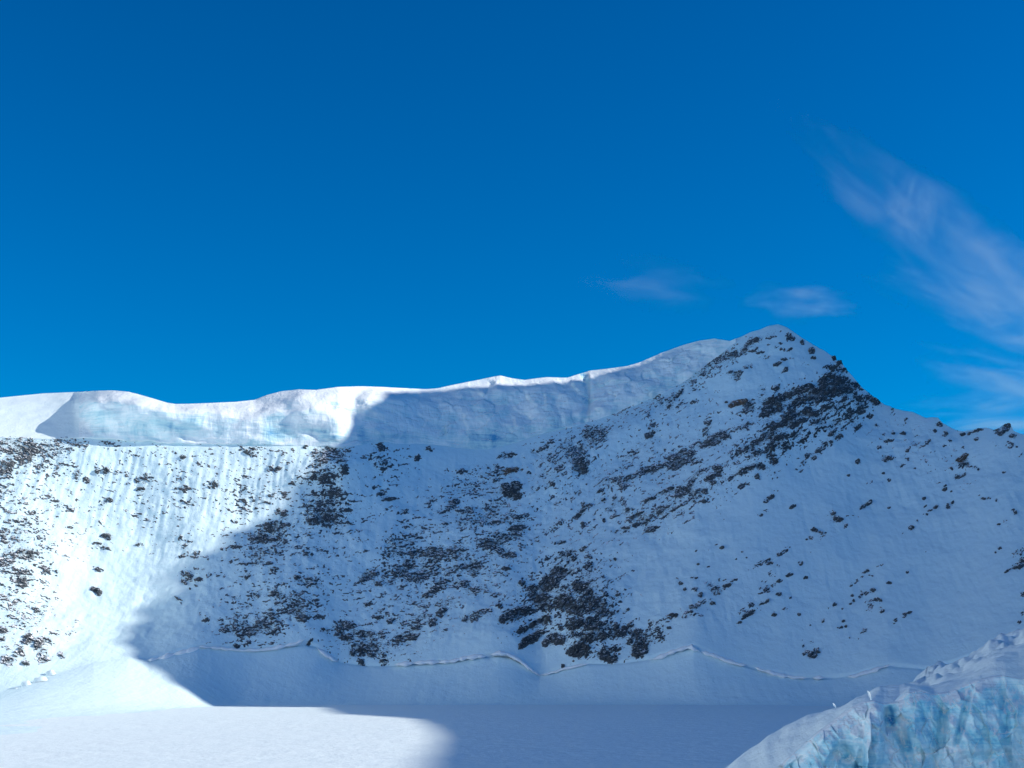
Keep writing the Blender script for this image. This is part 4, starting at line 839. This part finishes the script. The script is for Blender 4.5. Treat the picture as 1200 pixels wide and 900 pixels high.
def build_hanging():
    us = np.concatenate([np.arange(-460, -20, 8.0), np.arange(-20, 863, 1.25)])
    SS = np.linspace(0, 1, 64)
    U, S = np.meshgrid(us, SS)
    v0 = ICE_FOOT(U) + 2.0; v1 = np.minimum(SKY(U), v0 - 0.5)
    V = v0 + (v1 - v0) * S
    hpx = (v0 - v1)
    F = hang_forward(U.ravel(), S.ravel()).reshape(U.shape) * np.clip(hpx / 45.0, 0, 1.2)
    Y = Y_TOP(U) - F
    P = at(U, V, Y)
    x, y, z = P[..., 0], P[..., 1], P[..., 2]
    env = smooth(0, 0.1, S) * (0.12 + 0.88 * smooth(0, 0.16, 1 - S)) * np.clip(hpx / 40.0, 0, 1)
    ice = smooth(80, 130, U)                              # smooth packed snow at the far left, broken ice elsewhere
    n = 15.0 * noise2(x / 95, z / 75, 90) + 7.0 * noise2(x / 38, z / 28, 91)
    n = n + 1.5 * noise2((x + 0.4 * z) / 26, z / 8.0, 92) + 0.7 * noise2(x / 11, z / 9, 93) + 0.35 * noise2(x / 5, z / 4, 99)
    w1 = x / 46 + 0.5 * noise2(x / 40, z / 34, 95)
    n = n + 4.0 * (np.abs(noise2(w1, z / 70, 94)) - 0.15) * smooth(480, 600, U)
    n = n - 2.2 * np.clip(noise2(x / 8.5 + z / 40, z / 55, 96) - 0.1, 0, 1) * smooth(640, 740, U)
    n = n + (4.0 * facets2(x / 36 + 0.3 * noise2(x / 20, z / 20, 101), z / 30, 100) + 1.2 * facets2(x / 13, z / 11, 102)) * smooth(330, 460, U)
    n = n - 9.0 * np.exp(-((U - 688 - 3 * np.sin(V / 9)) / 3.5) ** 2) - 4.0 * np.exp(-((U - 655 - 4 * np.sin(V / 7)) / 3) ** 2)
    d = env * (n * ice + (1 - ice) * (3.0 * noise2(x / 90, z / 40, 97) + 1.2 * noise2(x / 25, z / 12, 98)))
    P = P + np.array([0, -0.96, 0.28]) * d[..., None]
    rows = [P[0] + np.array([0, 25, -4])] + [P[i] for i in range(len(SS))]
    blue = marks(U, V, [(585, 516, 40, 10, 0, 1.0), (560, 522, 20, 6, 0, .8), (350, 509, 50, 8, 0, .8), (394, 511, 8, 8, 0, .9), (675, 491, 24, 8, -20, 1.0), (480, 512, 60, 5, 0, .5), (420, 508, 12, 12, 0, .4),
        (215, 503, 60, 9, 5, .5), (140, 490, 40, 8, 10, .4), (760, 445, 10, 16, 0, .5), (800, 432, 16, 8, -30, .4), (640, 470, 8, 24, 0, .3), (685, 460, 4, 26, 0, .6), (610, 500, 30, 8, -10, .6), (270, 486, 14, 20, 0, .4)])
    att = [blue[0]] + [blue[i] for i in range(len(SS))] + [0 * us] * 5
    top = P[-1]
    for (dy, dz) in ((6, 1.0), (16, 0.5), (40, -8), (120, -60), (300, -220)):
        q = top.copy(); q[:, 1] += dy; q[:, 2] += dz; rows.append(q)
    G = np.stack(rows); A = np.stack(att)
    parts = [(-461, 92, "snow_cornice", "smooth sunlit snow dome on the ridge at the far left", "cornice", M_LIP),
             (92, 292, "snow_cornice", "wind rolled cornice in soft shade between snow dome and dip in the skyline", "cornice", M_HANG),
             (292, 412, "ice_cliff", "bulging ice cliff with a bright sunlit right end", "ice cliff", M_HANG),
             (412, 690, "ice_cliff", "long shaded ice wall hanging over the middle of the face", "ice cliff", M_HANG),
             (690, 870, "ice_cliff", "upper ice wall tapering up right to the summit", "ice cliff", M_HANG)]
    for (a, b, nm, label, cat, mat) in parts:
        j = np.nonzero((us >= a) & (us <= b))[0]
        j1 = min(j[-1] + 1, len(us) - 1)
        sub = G[:, j[0]:j1 + 1]
        V_ = sub.reshape(-1, 3)
        o = mesh_obj(nm, V_, grid_faces(sub.shape[0], sub.shape[1]), mat, None, True, V_.mean(0), {"bluish": A[:, j[0]:j1 + 1]})
        tag(o, label, cat)
build_hanging()

# ------------------------------------------------------------------ bergschrund lips
def lip(label, pts, w0=2.6, over=6.0, seed=0):
    """Rounded overhanging snow edge of the crack along the foot of the face: pts are photo (u, v, thickness px)."""
    pu = [p[0] for p in pts]
    us = np.arange(pu[0], pu[-1] + 0.1, 1.0)
    vs = np.interp(us, pu, [p[1] for p in pts]); th = np.interp(us, pu, [p[2] for p in pts])
    th = 1.6 * th * np.clip(0.78 + 1.2 * noise2(us / 10.0, us * 0 + seed, 110) + 0.25 * noise2(us / 3.1, us * 0 + seed, 112), 0.06, 1.6) + 0.1
    vs = vs + 1.1 * noise2(us / 9.0, us * 0 + seed, 111) + 0.2 * noise2(us / 2.8, us * 0 + seed, 113)
    end = np.minimum(smooth(0, 6, us - us[0]), smooth(0, 6, us[-1] - us)); th = th * (0.1 + 0.9 * end)
    Y = Y_FOOT(us) - 8.0
    sc = Y / F_PX
    C = at(us, vs, Y)
    rows = []
    # section (out, up) in units of thickness: from inside the slope, over the lip, down its wall, back under
    for (o, u_) in ((-6.0, 0.6), (-2.6, 0.7), (-0.6, 0.95), (0.6, 0.6), (1.2, -0.1), (1.5, -0.8), (0.8, -1.3), (-1.2, -1.35), (-6.0, -2.0)):
        k = sc * th
        rows.append(C + np.stack([0 * us, -o * k, u_ * k], -1))
    G = np.stack(rows)
    o = mesh_obj("snow_lip", G.reshape(-1, 3), grid_faces(len(rows), len(us)), M_LIP_BRIGHT, None, True, G.reshape(-1, 3).mean(0))
    tag(o, label, "snow lip", "snow lips along the crack at the foot of the face")
lip("thin snow lip at the left, rising right out of the sunlit snow into the shadow", [(172, 773.5, 1), (186, 771.5, 1.6), (205, 766, 1.7), (224, 761.5, 1.7), (236, 758, .8)], seed=1)
lip("faint snow lip with dark slots under the left speckled rock patch", [(232, 757, .7), (246, 758.5, 1.0), (262, 759.5, .9), (285, 762, .7), (305, 761.5, .9), (325, 758.5, 1.4), (345, 754, 1.2), (357, 749.5, .8)], seed=2)
lip("bright slanting snow edge dropping right beside the ragged rock tongue", [(370, 757, .8), (374, 761, 1.6), (380, 765, 2.2), (388, 770, 2.0), (396, 775.5, 1.4)], seed=3)
lip("long wavy snow lip across the middle of the apron", [(462, 778.5, 1.0), (480, 777, 1.4), (500, 775.5, 1.3), (515, 775.5, 1.4), (532, 774, 1.3), (545, 770.5, 1.5), (560, 768.5, 1.4), (570, 769, 1.2)], seed=4)
lip("arched snow lip over a small cave, falling right to a point", [(574, 767, 1.0), (585, 764.5, 1.6), (596, 766.5, 1.5), (606, 771.5, 1.5), (616, 778.5, 1.6), (625, 786.5, 1.5), (633, 791.5, 1.0)], seed=5)
lip("thin snow lip between the arched one and the black boulders", [(632, 791.5, .8), (645, 788.5, .8), (656, 785, .7), (672, 781, 1.0), (690, 777.5, .8)], seed=6)
lip("bright peaked snow lip right of the black boulders", [(760, 773, .8), (768, 771.5, 1.2), (785, 764.5, 1.5), (800, 759.5, 1.7), (811, 757.5, 1.9), (820, 763.5, 1.0)], seed=7)
lip("snow lip falling right from the peaked one", [(822, 763.5, 1.0), (835, 767, 1.6), (848, 772, 1.6), (862, 777, 1.4), (876, 779.5, .8)], seed=8)
lip("thin snow lip under the dark rock on the lower right apron", [(884, 782, .7), (898, 786, 1.3), (915, 791, 1.4), (930, 793.5, 1.3), (946, 794, .7)], seed=9)
lip("short snow lip above the ice towers", [(952, 794, .6), (960, 793.5, 1.6), (968, 794, .7)], seed=10)
lip("last thin snow lip rising right above the ice towers", [(993, 793.5, .7), (1000, 792, 1.3), (1018, 787, 1.3), (1032, 782.5, 1.2), (1044, 778.5, .7)], seed=11)

# ------------------------------------------------------------------ avalanche blocks at the left foot
def snow_block(label, u, v, w, h, tilt, seed):
    s0, e0 = SCHRUND(np.array([float(u)])), 0
    Y = float(Y_FOOT(u)) - 12.0 if v > float(SCHRUND(u)) - 2 else float(face(np.array([float(u)]), np.array([float(v)]))[0][0][1]) - 4
    C = at(float(u), float(v), Y); sc = Y / F_PX
    th = np.linspace(0, 2 * math.pi, 20, endpoint=False)
    rows = []
    for (r, zz) in ((1.25, -0.7), (1.1, -0.1), (1.0, 0.55), (0.86, 0.95), (0.5, 1.05), (0.02, 1.02)):
        q = (np.abs(np.cos(th)) ** 3 + np.abs(np.sin(th)) ** 3) ** (-1 / 3.0)
        x = q * np.cos(th) * r * w * (1 + 0.25 * noise2(np.cos(th) * 1.5 + seed, np.sin(th) * 1.5 + zz, 120))
        y = q * np.sin(th) * r * w * 0.8
        z = zz * h + 0.3 * h * noise2(np.cos(th) + seed, np.sin(th) * 2, 121)
        ca, sa = math.cos(R_(tilt)), math.sin(R_(tilt))
        rows.append(np.stack([C[0] + sc * (x * ca - z * sa), C[1] + sc * y, C[2] + sc * (x * sa + z * ca)], -1))
    G = np.stack([np.concatenate([r, r[:1]]) for r in rows])
    o = mesh_obj("snow_block", G.reshape(-1, 3), grid_faces(len(rows), 21), M_LIP, None, True, C)
    tag(o, label, "snow block", "avalanche blocks at the left foot of the slope")
for a in [("lowest snow block with a shaded left side at the left edge of the debris", 21, 811, 5, 4, -10, 1),
          ("broad snow block right of the lowest one", 42, 808, 8, 3.4, 8, 2),
          ("small snow block above the gap between the two lowest ones", 30, 802, 4.5, 3.4, 20, 3),
          ("long snow block in the middle of the debris", 47, 797, 7, 3, 10, 4),
          ("uppermost narrow snow block on the right of the debris", 59, 790, 4.5, 4, 25, 5)]:
    snow_block(*a)

# ------------------------------------------------------------------ icefall in the lower right corner
CLIFF_TOP = poly([(820, 960), (890, 925), (925, 893), (935, 885), (950, 871), (965, 858), (985, 843), (1000, 831), (1014, 824), (1026, 822.5), (1036, 826), (1054, 824),
    (1066, 813), (1080, 811), (1095, 815), (1115, 812), (1135, 803.5), (1150, 798), (1166, 794), (1178, 793), (1200, 797), (1260, 786), (1340, 790), (1500, 800)])
MOUND = poly([(790, 950), (835, 915), (868, 886), (900, 863), (930, 847), (945, 840), (960, 834), (977, 827), (990, 826), (1005, 818), (1018, 814.5), (1032, 806), (1045, 803), (1060, 801),
    (1075, 804), (1090, 806), (1110, 798), (1140, 786), (1165, 771), (1200, 758), (1300, 740), (1500, 720)])
HUMP = poly([(1000, 830), (1040, 808), (1090, 789), (1130, 773), (1160, 757), (1200, 743), (1300, 725), (1500, 700)])
def build_icefall():
    us = np.arange(790, 1420, 1.5)
    rows = []
    a = at(us, CLIFF_TOP(us) + 60, 548 + 0 * us); b = at(us, CLIFF_TOP(us) + 0.5, 520 + 0 * us); c = at(us, MOUND(us), 545 + 0 * us)
    for t in np.linspace(0, 1, 24)[:-1]: rows.append(a + (b - a) * t)
    for t in np.linspace(0, 1, 30)[:-1]:
        r = b + (c - b) * t; r[:, 2] += 1.6 * math.sin(math.pi * t); rows.append(r)
    right = smooth(1030, 1100, us)
    d_far = at(us, np.where(us < 1000, 830, HUMP(us)), 1000 + 0 * us)
    d_low = c.copy(); d_low[:, 1] = 760; d_low[:, 2] = np.minimum(c[:, 2] - 40, -2)
    d = d_low * (1 - right)[:, None] + d_far * right[:, None]
    for t in np.linspace(0, 1, 70): rows.append(c + (d - c) * t)
    e = d.copy(); e[:, 1] += 120; e[:, 2] -= 60; rows.append(e)
    G = np.stack(rows)
    x, y, z = G[..., 0], G[..., 1], G[..., 2]
    back = smooth(546, 640, y)
    n = 1.6 * noise2(x / 16, y / 16, 130) + 0.8 * noise2(x / 6, y / 6, 131) + 0.2 * noise2(x / 2.4, y / 2.4, 132)
    hum = 9.0 * noise2(x / 30, y / 60, 133) + 9.0 * (np.abs(noise2(x / 22, y / 34, 134)) - 0.2) + 4.5 * noise2(x / 10, y / 16, 135) + 2.0 * noise2(x / 4, y / 7, 136)
    G[..., 2] += n * (1 - back) * smooth(506, 512, y) + hum * back * right[None, :] * smooth(1005, 940, y)
    o = mesh_obj("icefall", G.reshape(-1, 3), grid_faces(len(rows), len(us)), M_LIP)
    tag(o, "hummocky snow of the icefall rising in the lower right corner", None, None, "structure")
build_icefall()

def build_seracs():
    us = np.concatenate([np.arange(918, 1240, 0.7), np.arange(1240, 1440, 2.0)])
    T = np.linspace(0, 1, 190)
    U, S = np.meshgrid(us, T)
    v1 = CLIFF_TOP(U); V = 985.0 + (v1 - 985.0) * S
    Y = 490 + 14.0 * S ** 2 + 8 * smooth(960, 918, U)
    P0 = at(U, V, Y)
    x, z = P0[..., 0], P0[..., 2]
    seed = 200
    n = 4.0 * noise2(x / 17, z / 24, seed + 5) + 5.0 * (0.22 - np.abs(noise2((x - 0.25 * z) / 10, z / 30, seed + 2)))
    n = n + 2.0 * noise2((x + z * 0.6) / 6, (z - 0.5 * x) / 15, seed + 6) + 2.2 * (0.2 - np.abs(noise2((x + 0.8 * z) / 5.2, (z - 0.8 * x) / 16, seed + 8)))
    wx = x + 1.5 * noise2(x / 5, z / 5, seed + 11)
    n = 1.25 * n + 3.4 * facets2(wx / 10.0, (z + 0.3 * x) / 18.0, seed) + 1.0 * facets2(wx / 3.6, (z - 0.4 * x) / 6.0, seed + 1)
    n = n + 0.8 * noise2(x / 2.4, z / 3.4, seed + 7) + 0.4 * noise2(x / 0.95, z / 1.2, seed + 9)
    def push(fu, fv, ra, rb, ang, amt, k=4):
        ca, sa = math.cos(R_(ang)), math.sin(R_(ang))
        a = ((U - fu) * ca + (V - fv) * sa) / ra; b = (-(U - fu) * sa + (V - fv) * ca) / rb
        return amt * np.exp(-(np.hypot(a, b) ** k))
    n = n + push(1024, 868, 11, 60, 4, 6.0, 6) + push(1078, 850, 17, 60, -6, 4.0) + push(1150, 860, 46, 70, 0, 4.5) + push(945, 915, 16, 30, 20, 4.0)
    n = n - push(1062, 876, 6, 30, -18, 3.5) - push(1103, 860, 5, 46, 6, 2.5) - push(990, 882, 12, 11, 25, 5.0) - push(1006, 905, 6, 30, 12, 4.0) - push(968, 905, 5, 30, 25, 3.0)
    n = n - push(1128, 845, 4, 40, 16, 2.5) - push(1178, 850, 5, 50, -6, 2.0) - push(1150, 888, 40, 6, -14, 2.0) - push(1195, 835, 12, 14, 0, -3.0)
    ca, sa = math.cos(R_(-6)), math.sin(R_(-6))                    # the cave: sharp on its left side, shelving on the right
    wv = 1.6 * noise2(U / 9, V / 8, 230)
    a = ((U - 1045) * ca + (V - 841) * sa + 0.7 * wv) / 9.5; b = (-(U - 1045) * sa + (V - 841) * ca + 2.0 * wv + 4.5 * a) / 15
    cave = smooth(-1.0, -0.82, a) * (1 - smooth(-0.3, 1.3, a)) * smooth(-1.2, -0.7, b) * (1 - smooth(0.45, 1.15, b))
    n = n - 7.0 * cave
    env = 0.3 + 0.7 * smooth(0, 0.07, 1 - S)
    P = at(U, V, Y - n * env)
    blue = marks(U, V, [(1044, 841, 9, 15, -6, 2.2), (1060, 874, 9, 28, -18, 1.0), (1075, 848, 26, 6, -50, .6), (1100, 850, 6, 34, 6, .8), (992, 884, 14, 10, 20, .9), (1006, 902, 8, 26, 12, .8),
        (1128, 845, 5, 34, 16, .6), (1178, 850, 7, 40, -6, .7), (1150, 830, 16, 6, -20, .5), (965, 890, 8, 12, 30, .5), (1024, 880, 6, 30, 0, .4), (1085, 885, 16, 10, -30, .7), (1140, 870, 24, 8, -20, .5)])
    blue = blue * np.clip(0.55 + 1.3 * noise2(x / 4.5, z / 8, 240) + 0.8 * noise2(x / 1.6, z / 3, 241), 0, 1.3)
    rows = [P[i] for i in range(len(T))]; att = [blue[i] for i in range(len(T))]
    topr = P[-1]
    for (dy, dz) in ((1.2, 0.4), (4, 0.5), (12, -0.6), (26, -8), (30, -30), (30, -60)):
        q = topr.copy(); q[:, 1] += dy; q[:, 2] += dz; rows.append(q); att.append(0 * us)
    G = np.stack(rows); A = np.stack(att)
    for (a_, b_, label) in ((917, 1008, "sloping left ice buttress with a dark niche near its foot"), (1008, 1103, "middle ice tower with a deep blue cave in its upper left"),
                            (1103, 1441, "widest ice wall of the icefall at the right edge")):
        j = np.nonzero((us >= a_) & (us <= b_))[0]; j1 = min(j[-1] + 1, len(us) - 1)
        sub = G[:, j[0]:j1 + 1]; V_ = sub.reshape(-1, 3)
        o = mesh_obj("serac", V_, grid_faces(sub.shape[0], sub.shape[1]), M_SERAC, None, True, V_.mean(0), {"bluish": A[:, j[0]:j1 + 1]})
        tag(o, label, "serac", "ice towers in the lower right corner")
build_seracs()

# sharp little ice fins that still catch the sun
FINS = [("bright sunlit ice fin on the crest of the icefall", 1018.5, 813.5, 500.0, 2.6, 8.6, 20.0),
        ("smaller bright ice fin lower left of the tall one", 977.3, 825.8, 506.0, 1.9, 4.6, 35.0)]
FIN_W = []
for (label, u, v, Y, w, h, tilt) in FINS:
    C = at(u, v, Y); sc = Y / F_PX
    th = np.linspace(0, 2 * math.pi, 13)
    rows = []
    for (t, r) in ((-1.6, 0.7), (-1.0, 0.8), (-0.5, 1.0), (0.0, 1.0), (0.5, 0.8), (0.85, 0.45), (1.0, 0.05)):
        x = r * w * 0.5 * np.cos(th) + 0.12 * w * math.sin(t * 5); y = r * w * 0.4 * np.sin(th); z = t * h * 0.5 + 0 * th
        ca, sa = math.cos(R_(tilt)), math.sin(R_(tilt))
        rows.append(np.stack([C[0] + sc * (x * ca - z * sa), C[1] + sc * y, C[2] + sc * (x * sa + z * ca)], -1))
    G = np.stack(rows)
    o = mesh_obj("ice_fin", G.reshape(-1, 3), grid_faces(len(rows), 13), M_LIP, None, True, C)
    tag(o, label, "ice fin")
    FIN_W.append((Y, C[2] - h * 0.5 * sc - C[0] * TAN, sc * h))
print("fins", FIN_W)

# ------------------------------------------------------------------ unseen ice rib added to shade the icefall, notched to light the fins
def build_shade_rib():
    q = np.concatenate([np.arange(300, 494, 4.0), np.arange(494, 512, 0.3), np.arange(512, 800, 4.0)])
    w = np.interp(q, [300, 360, 400, 432, 640, 690, 740, 800], [-132, -100, -50, -13.5, -13.5, -45, -100, -132])
    w = w + (1.2 + 5 * smooth(430, 400, q) + 5 * smooth(645, 670, q)) * noise2(q / 9, q * 0, 150)
    for (fq, fw, fh) in FIN_W:
        m = 1 - smooth(1.1, 2.0, np.abs(q - fq))
        w = w * (1 - m) + (fw + 0.15 * fh) * m
    x0 = 258.0
    crest = w + x0 * TAN
    rows = []
    for t in np.concatenate([-np.linspace(0, 1, 46)[::-1], np.linspace(0, 1, 30)[1:]]):
        k = abs(t); dx = t * (crest + 6) * (0.30 if t < 0 else 1.1); z = crest - k ** (0.9 if t < 0 else 1.15) * (crest + 6)
        n = (9.0 * noise2(q / 30, z / 34, 151) + 4.5 * facets2(q / 15 + 0.3 * noise2(q / 9, z / 9, 154), z / 20, 153) + 1.8 * noise2(q / 6, z / 7, 152)) * min(1, k * 5)
        rows.append(np.stack([x0 + dx + n, q, z + 0 * q], -1))
    G = np.stack(rows)
    o = mesh_obj("shade_rib", G.reshape(-1, 3), grid_faces(len(rows), len(q)), M_SERAC)
    tag(o, "added icy rib shading the icefall from beyond the right edge", None, None, "structure")
build_shade_rib()

# ------------------------------------------------------------------ thin high cloud
def cloud(label, u, v, ru, rv, ang, depth, bend, taper, dens, grain, lo, hi, seed, Y=9000.0):
    """A drifting wisp: an ellipsoid of thin ice-crystal haze, its own long axis along local X."""
    sc = Y / F_PX
    rx, rz = ru * sc, rv * sc
    m = bpy.data.materials.new("thin_cloud"); m.use_nodes = True
    nt = m.node_tree; nt.nodes.clear()
    out = nt.nodes.new("ShaderNodeOutputMaterial"); vol = nt.nodes.new("ShaderNodeVolumePrincipled")
    tc = nt.nodes.new("ShaderNodeTexCoord")
    sp = nt.nodes.new("ShaderNodeSeparateXYZ"); nt.links.new(tc.outputs["Object"], sp.inputs[0])
    X = math_(nt, 'DIVIDE', sp.outputs[0], rx); Yy = math_(nt, 'DIVIDE', sp.outputs[1], depth); Z = math_(nt, 'DIVIDE', sp.outputs[2], rz)
    Z = math_(nt, 'SUBTRACT', Z, math_(nt, 'MULTIPLY', math_(nt, 'MULTIPLY', X, X), bend))
    tw = math_(nt, 'ADD', 1 - taper, math_(nt, 'MULTIPLY', math_(nt, 'ADD', X, 1.0), taper * 0.5))
    Z = math_(nt, 'DIVIDE', Z, tw)
    cb = nt.nodes.new("ShaderNodeCombineXYZ")
    for i, val in enumerate((X, Yy, Z)): nt.links.new(val, cb.inputs[i])
    # drag the edge about with a slow noise so that no outline shows
    wob = nt.nodes.new("ShaderNodeTexNoise"); wob.inputs["Scale"].default_value = 1.6; wob.inputs["Detail"].default_value = 7; wob.inputs["Roughness"].default_value = 0.6
    mp0 = nt.nodes.new("ShaderNodeMapping"); mp0.inputs["Location"].default_value = (seed * 3.1, seed, 0)
    nt.links.new(cb.outputs[0], mp0.inputs["Vector"]); nt.links.new(mp0.outputs[0], wob.inputs["Vector"])
    ln = nt.nodes.new("ShaderNodeVectorMath"); ln.operation = 'LENGTH'; nt.links.new(cb.outputs[0], ln.inputs[0])
    r = math_(nt, 'ADD', ln.outputs["Value"], math_(nt, 'MULTIPLY', math_(nt, 'SUBTRACT', wob.outputs["Fac"], 0.42), 1.7))
    fall = math_(nt, 'SUBTRACT', 1.0, maprange(nt, r, 0.15, 1.0))
    mp = nt.nodes.new("ShaderNodeMapping"); mp.inputs["Scale"].default_value = (1 / (grain * 7.0), 1 / 900.0, 1 / grain); mp.inputs["Location"].default_value = (seed * 7.7, 0, seed)
    nt.links.new(tc.outputs["Object"], mp.inputs["Vector"])
    a = noise_node(nt, mp.outputs[0], 1.0, 6, 0.6, None, 0.9)
    f = math_(nt, 'MULTIPLY', fall, maprange(nt, a, lo, hi))
    nt.links.new(math_(nt, 'MULTIPLY', f, dens), vol.inputs["Density"])
    vol.inputs["Color"].default_value = (0.82, 0.95, 1.0, 1); vol.inputs["Anisotropy"].default_value = 0.2
    nt.links.new(vol.outputs[0], out.inputs["Volume"])
    th = np.linspace(0, 2 * math.pi, 33); ph = np.linspace(0.02, math.pi - 0.02, 25)
    T, Ph = np.meshgrid(th, ph)
    x = -np.cos(Ph); yy = np.sin(Ph) * np.cos(T); zz = np.sin(Ph) * np.sin(T)
    zz = zz * (1 - taper + taper * 0.5 * (x + 1)) + bend * x * x
    G = np.stack([x * rx, yy * depth, zz * rz], -1)
    C = at(float(u), float(v), Y)
    o = mesh_obj("cirrus_cloud", G.reshape(-1, 3), grid_faces(25, 33), m)
    import bmesh
    b = bmesh.new(); b.from_mesh(o.data); bmesh.ops.remove_doubles(b, verts=b.verts, dist=0.5)
    bmesh.ops.holes_fill(b, edges=[e for e in b.edges if e.is_boundary]); bmesh.ops.recalc_face_normals(b, faces=b.faces); b.to_mesh(o.data); b.free()
    o.location = C; o.rotation_euler = (0, R_(ang), 0)
    tag(o, label, "cloud", "thin clouds over the right side of the mountain")
#      label                                                               u    v    ru   rv  ang depth bend taper dens  grain lo  hi seed
cloud("long thin veil of cloud sweeping down right to the edge of the sky", 1130, 300, 330, 105, 40, 420, 0.0, 0.6, .0021, 80, .42, .80, 1)
cloud("denser streak along the lower edge of the long cloud veil", 1155, 368, 190, 46, 24, 300, 0.0, 0.3, .0024, 70, .40, .76, 2)
cloud("small flat cloud puff just above the summit", 938, 354, 84, 30, 2, 220, 0.0, 0.0, .0024, 75, .38, .74, 3)
cloud("faint smudge of cloud left of the summit puff", 770, 334, 110, 38, 6, 200, 0.0, 0.0, .0009, 80, .40, .76, 4)
cloud("pale veil of cloud low above the right skyline", 1185, 446, 140, 44, 14, 220, 0.0, 0.0, .0018, 80, .38, .74, 5)
cloud("low pale cloud bank behind the right skyline at the edge", 1190, 492, 150, 48, 0, 240, 0.0, 0.0, .0022, 80, .36, .74, 6)
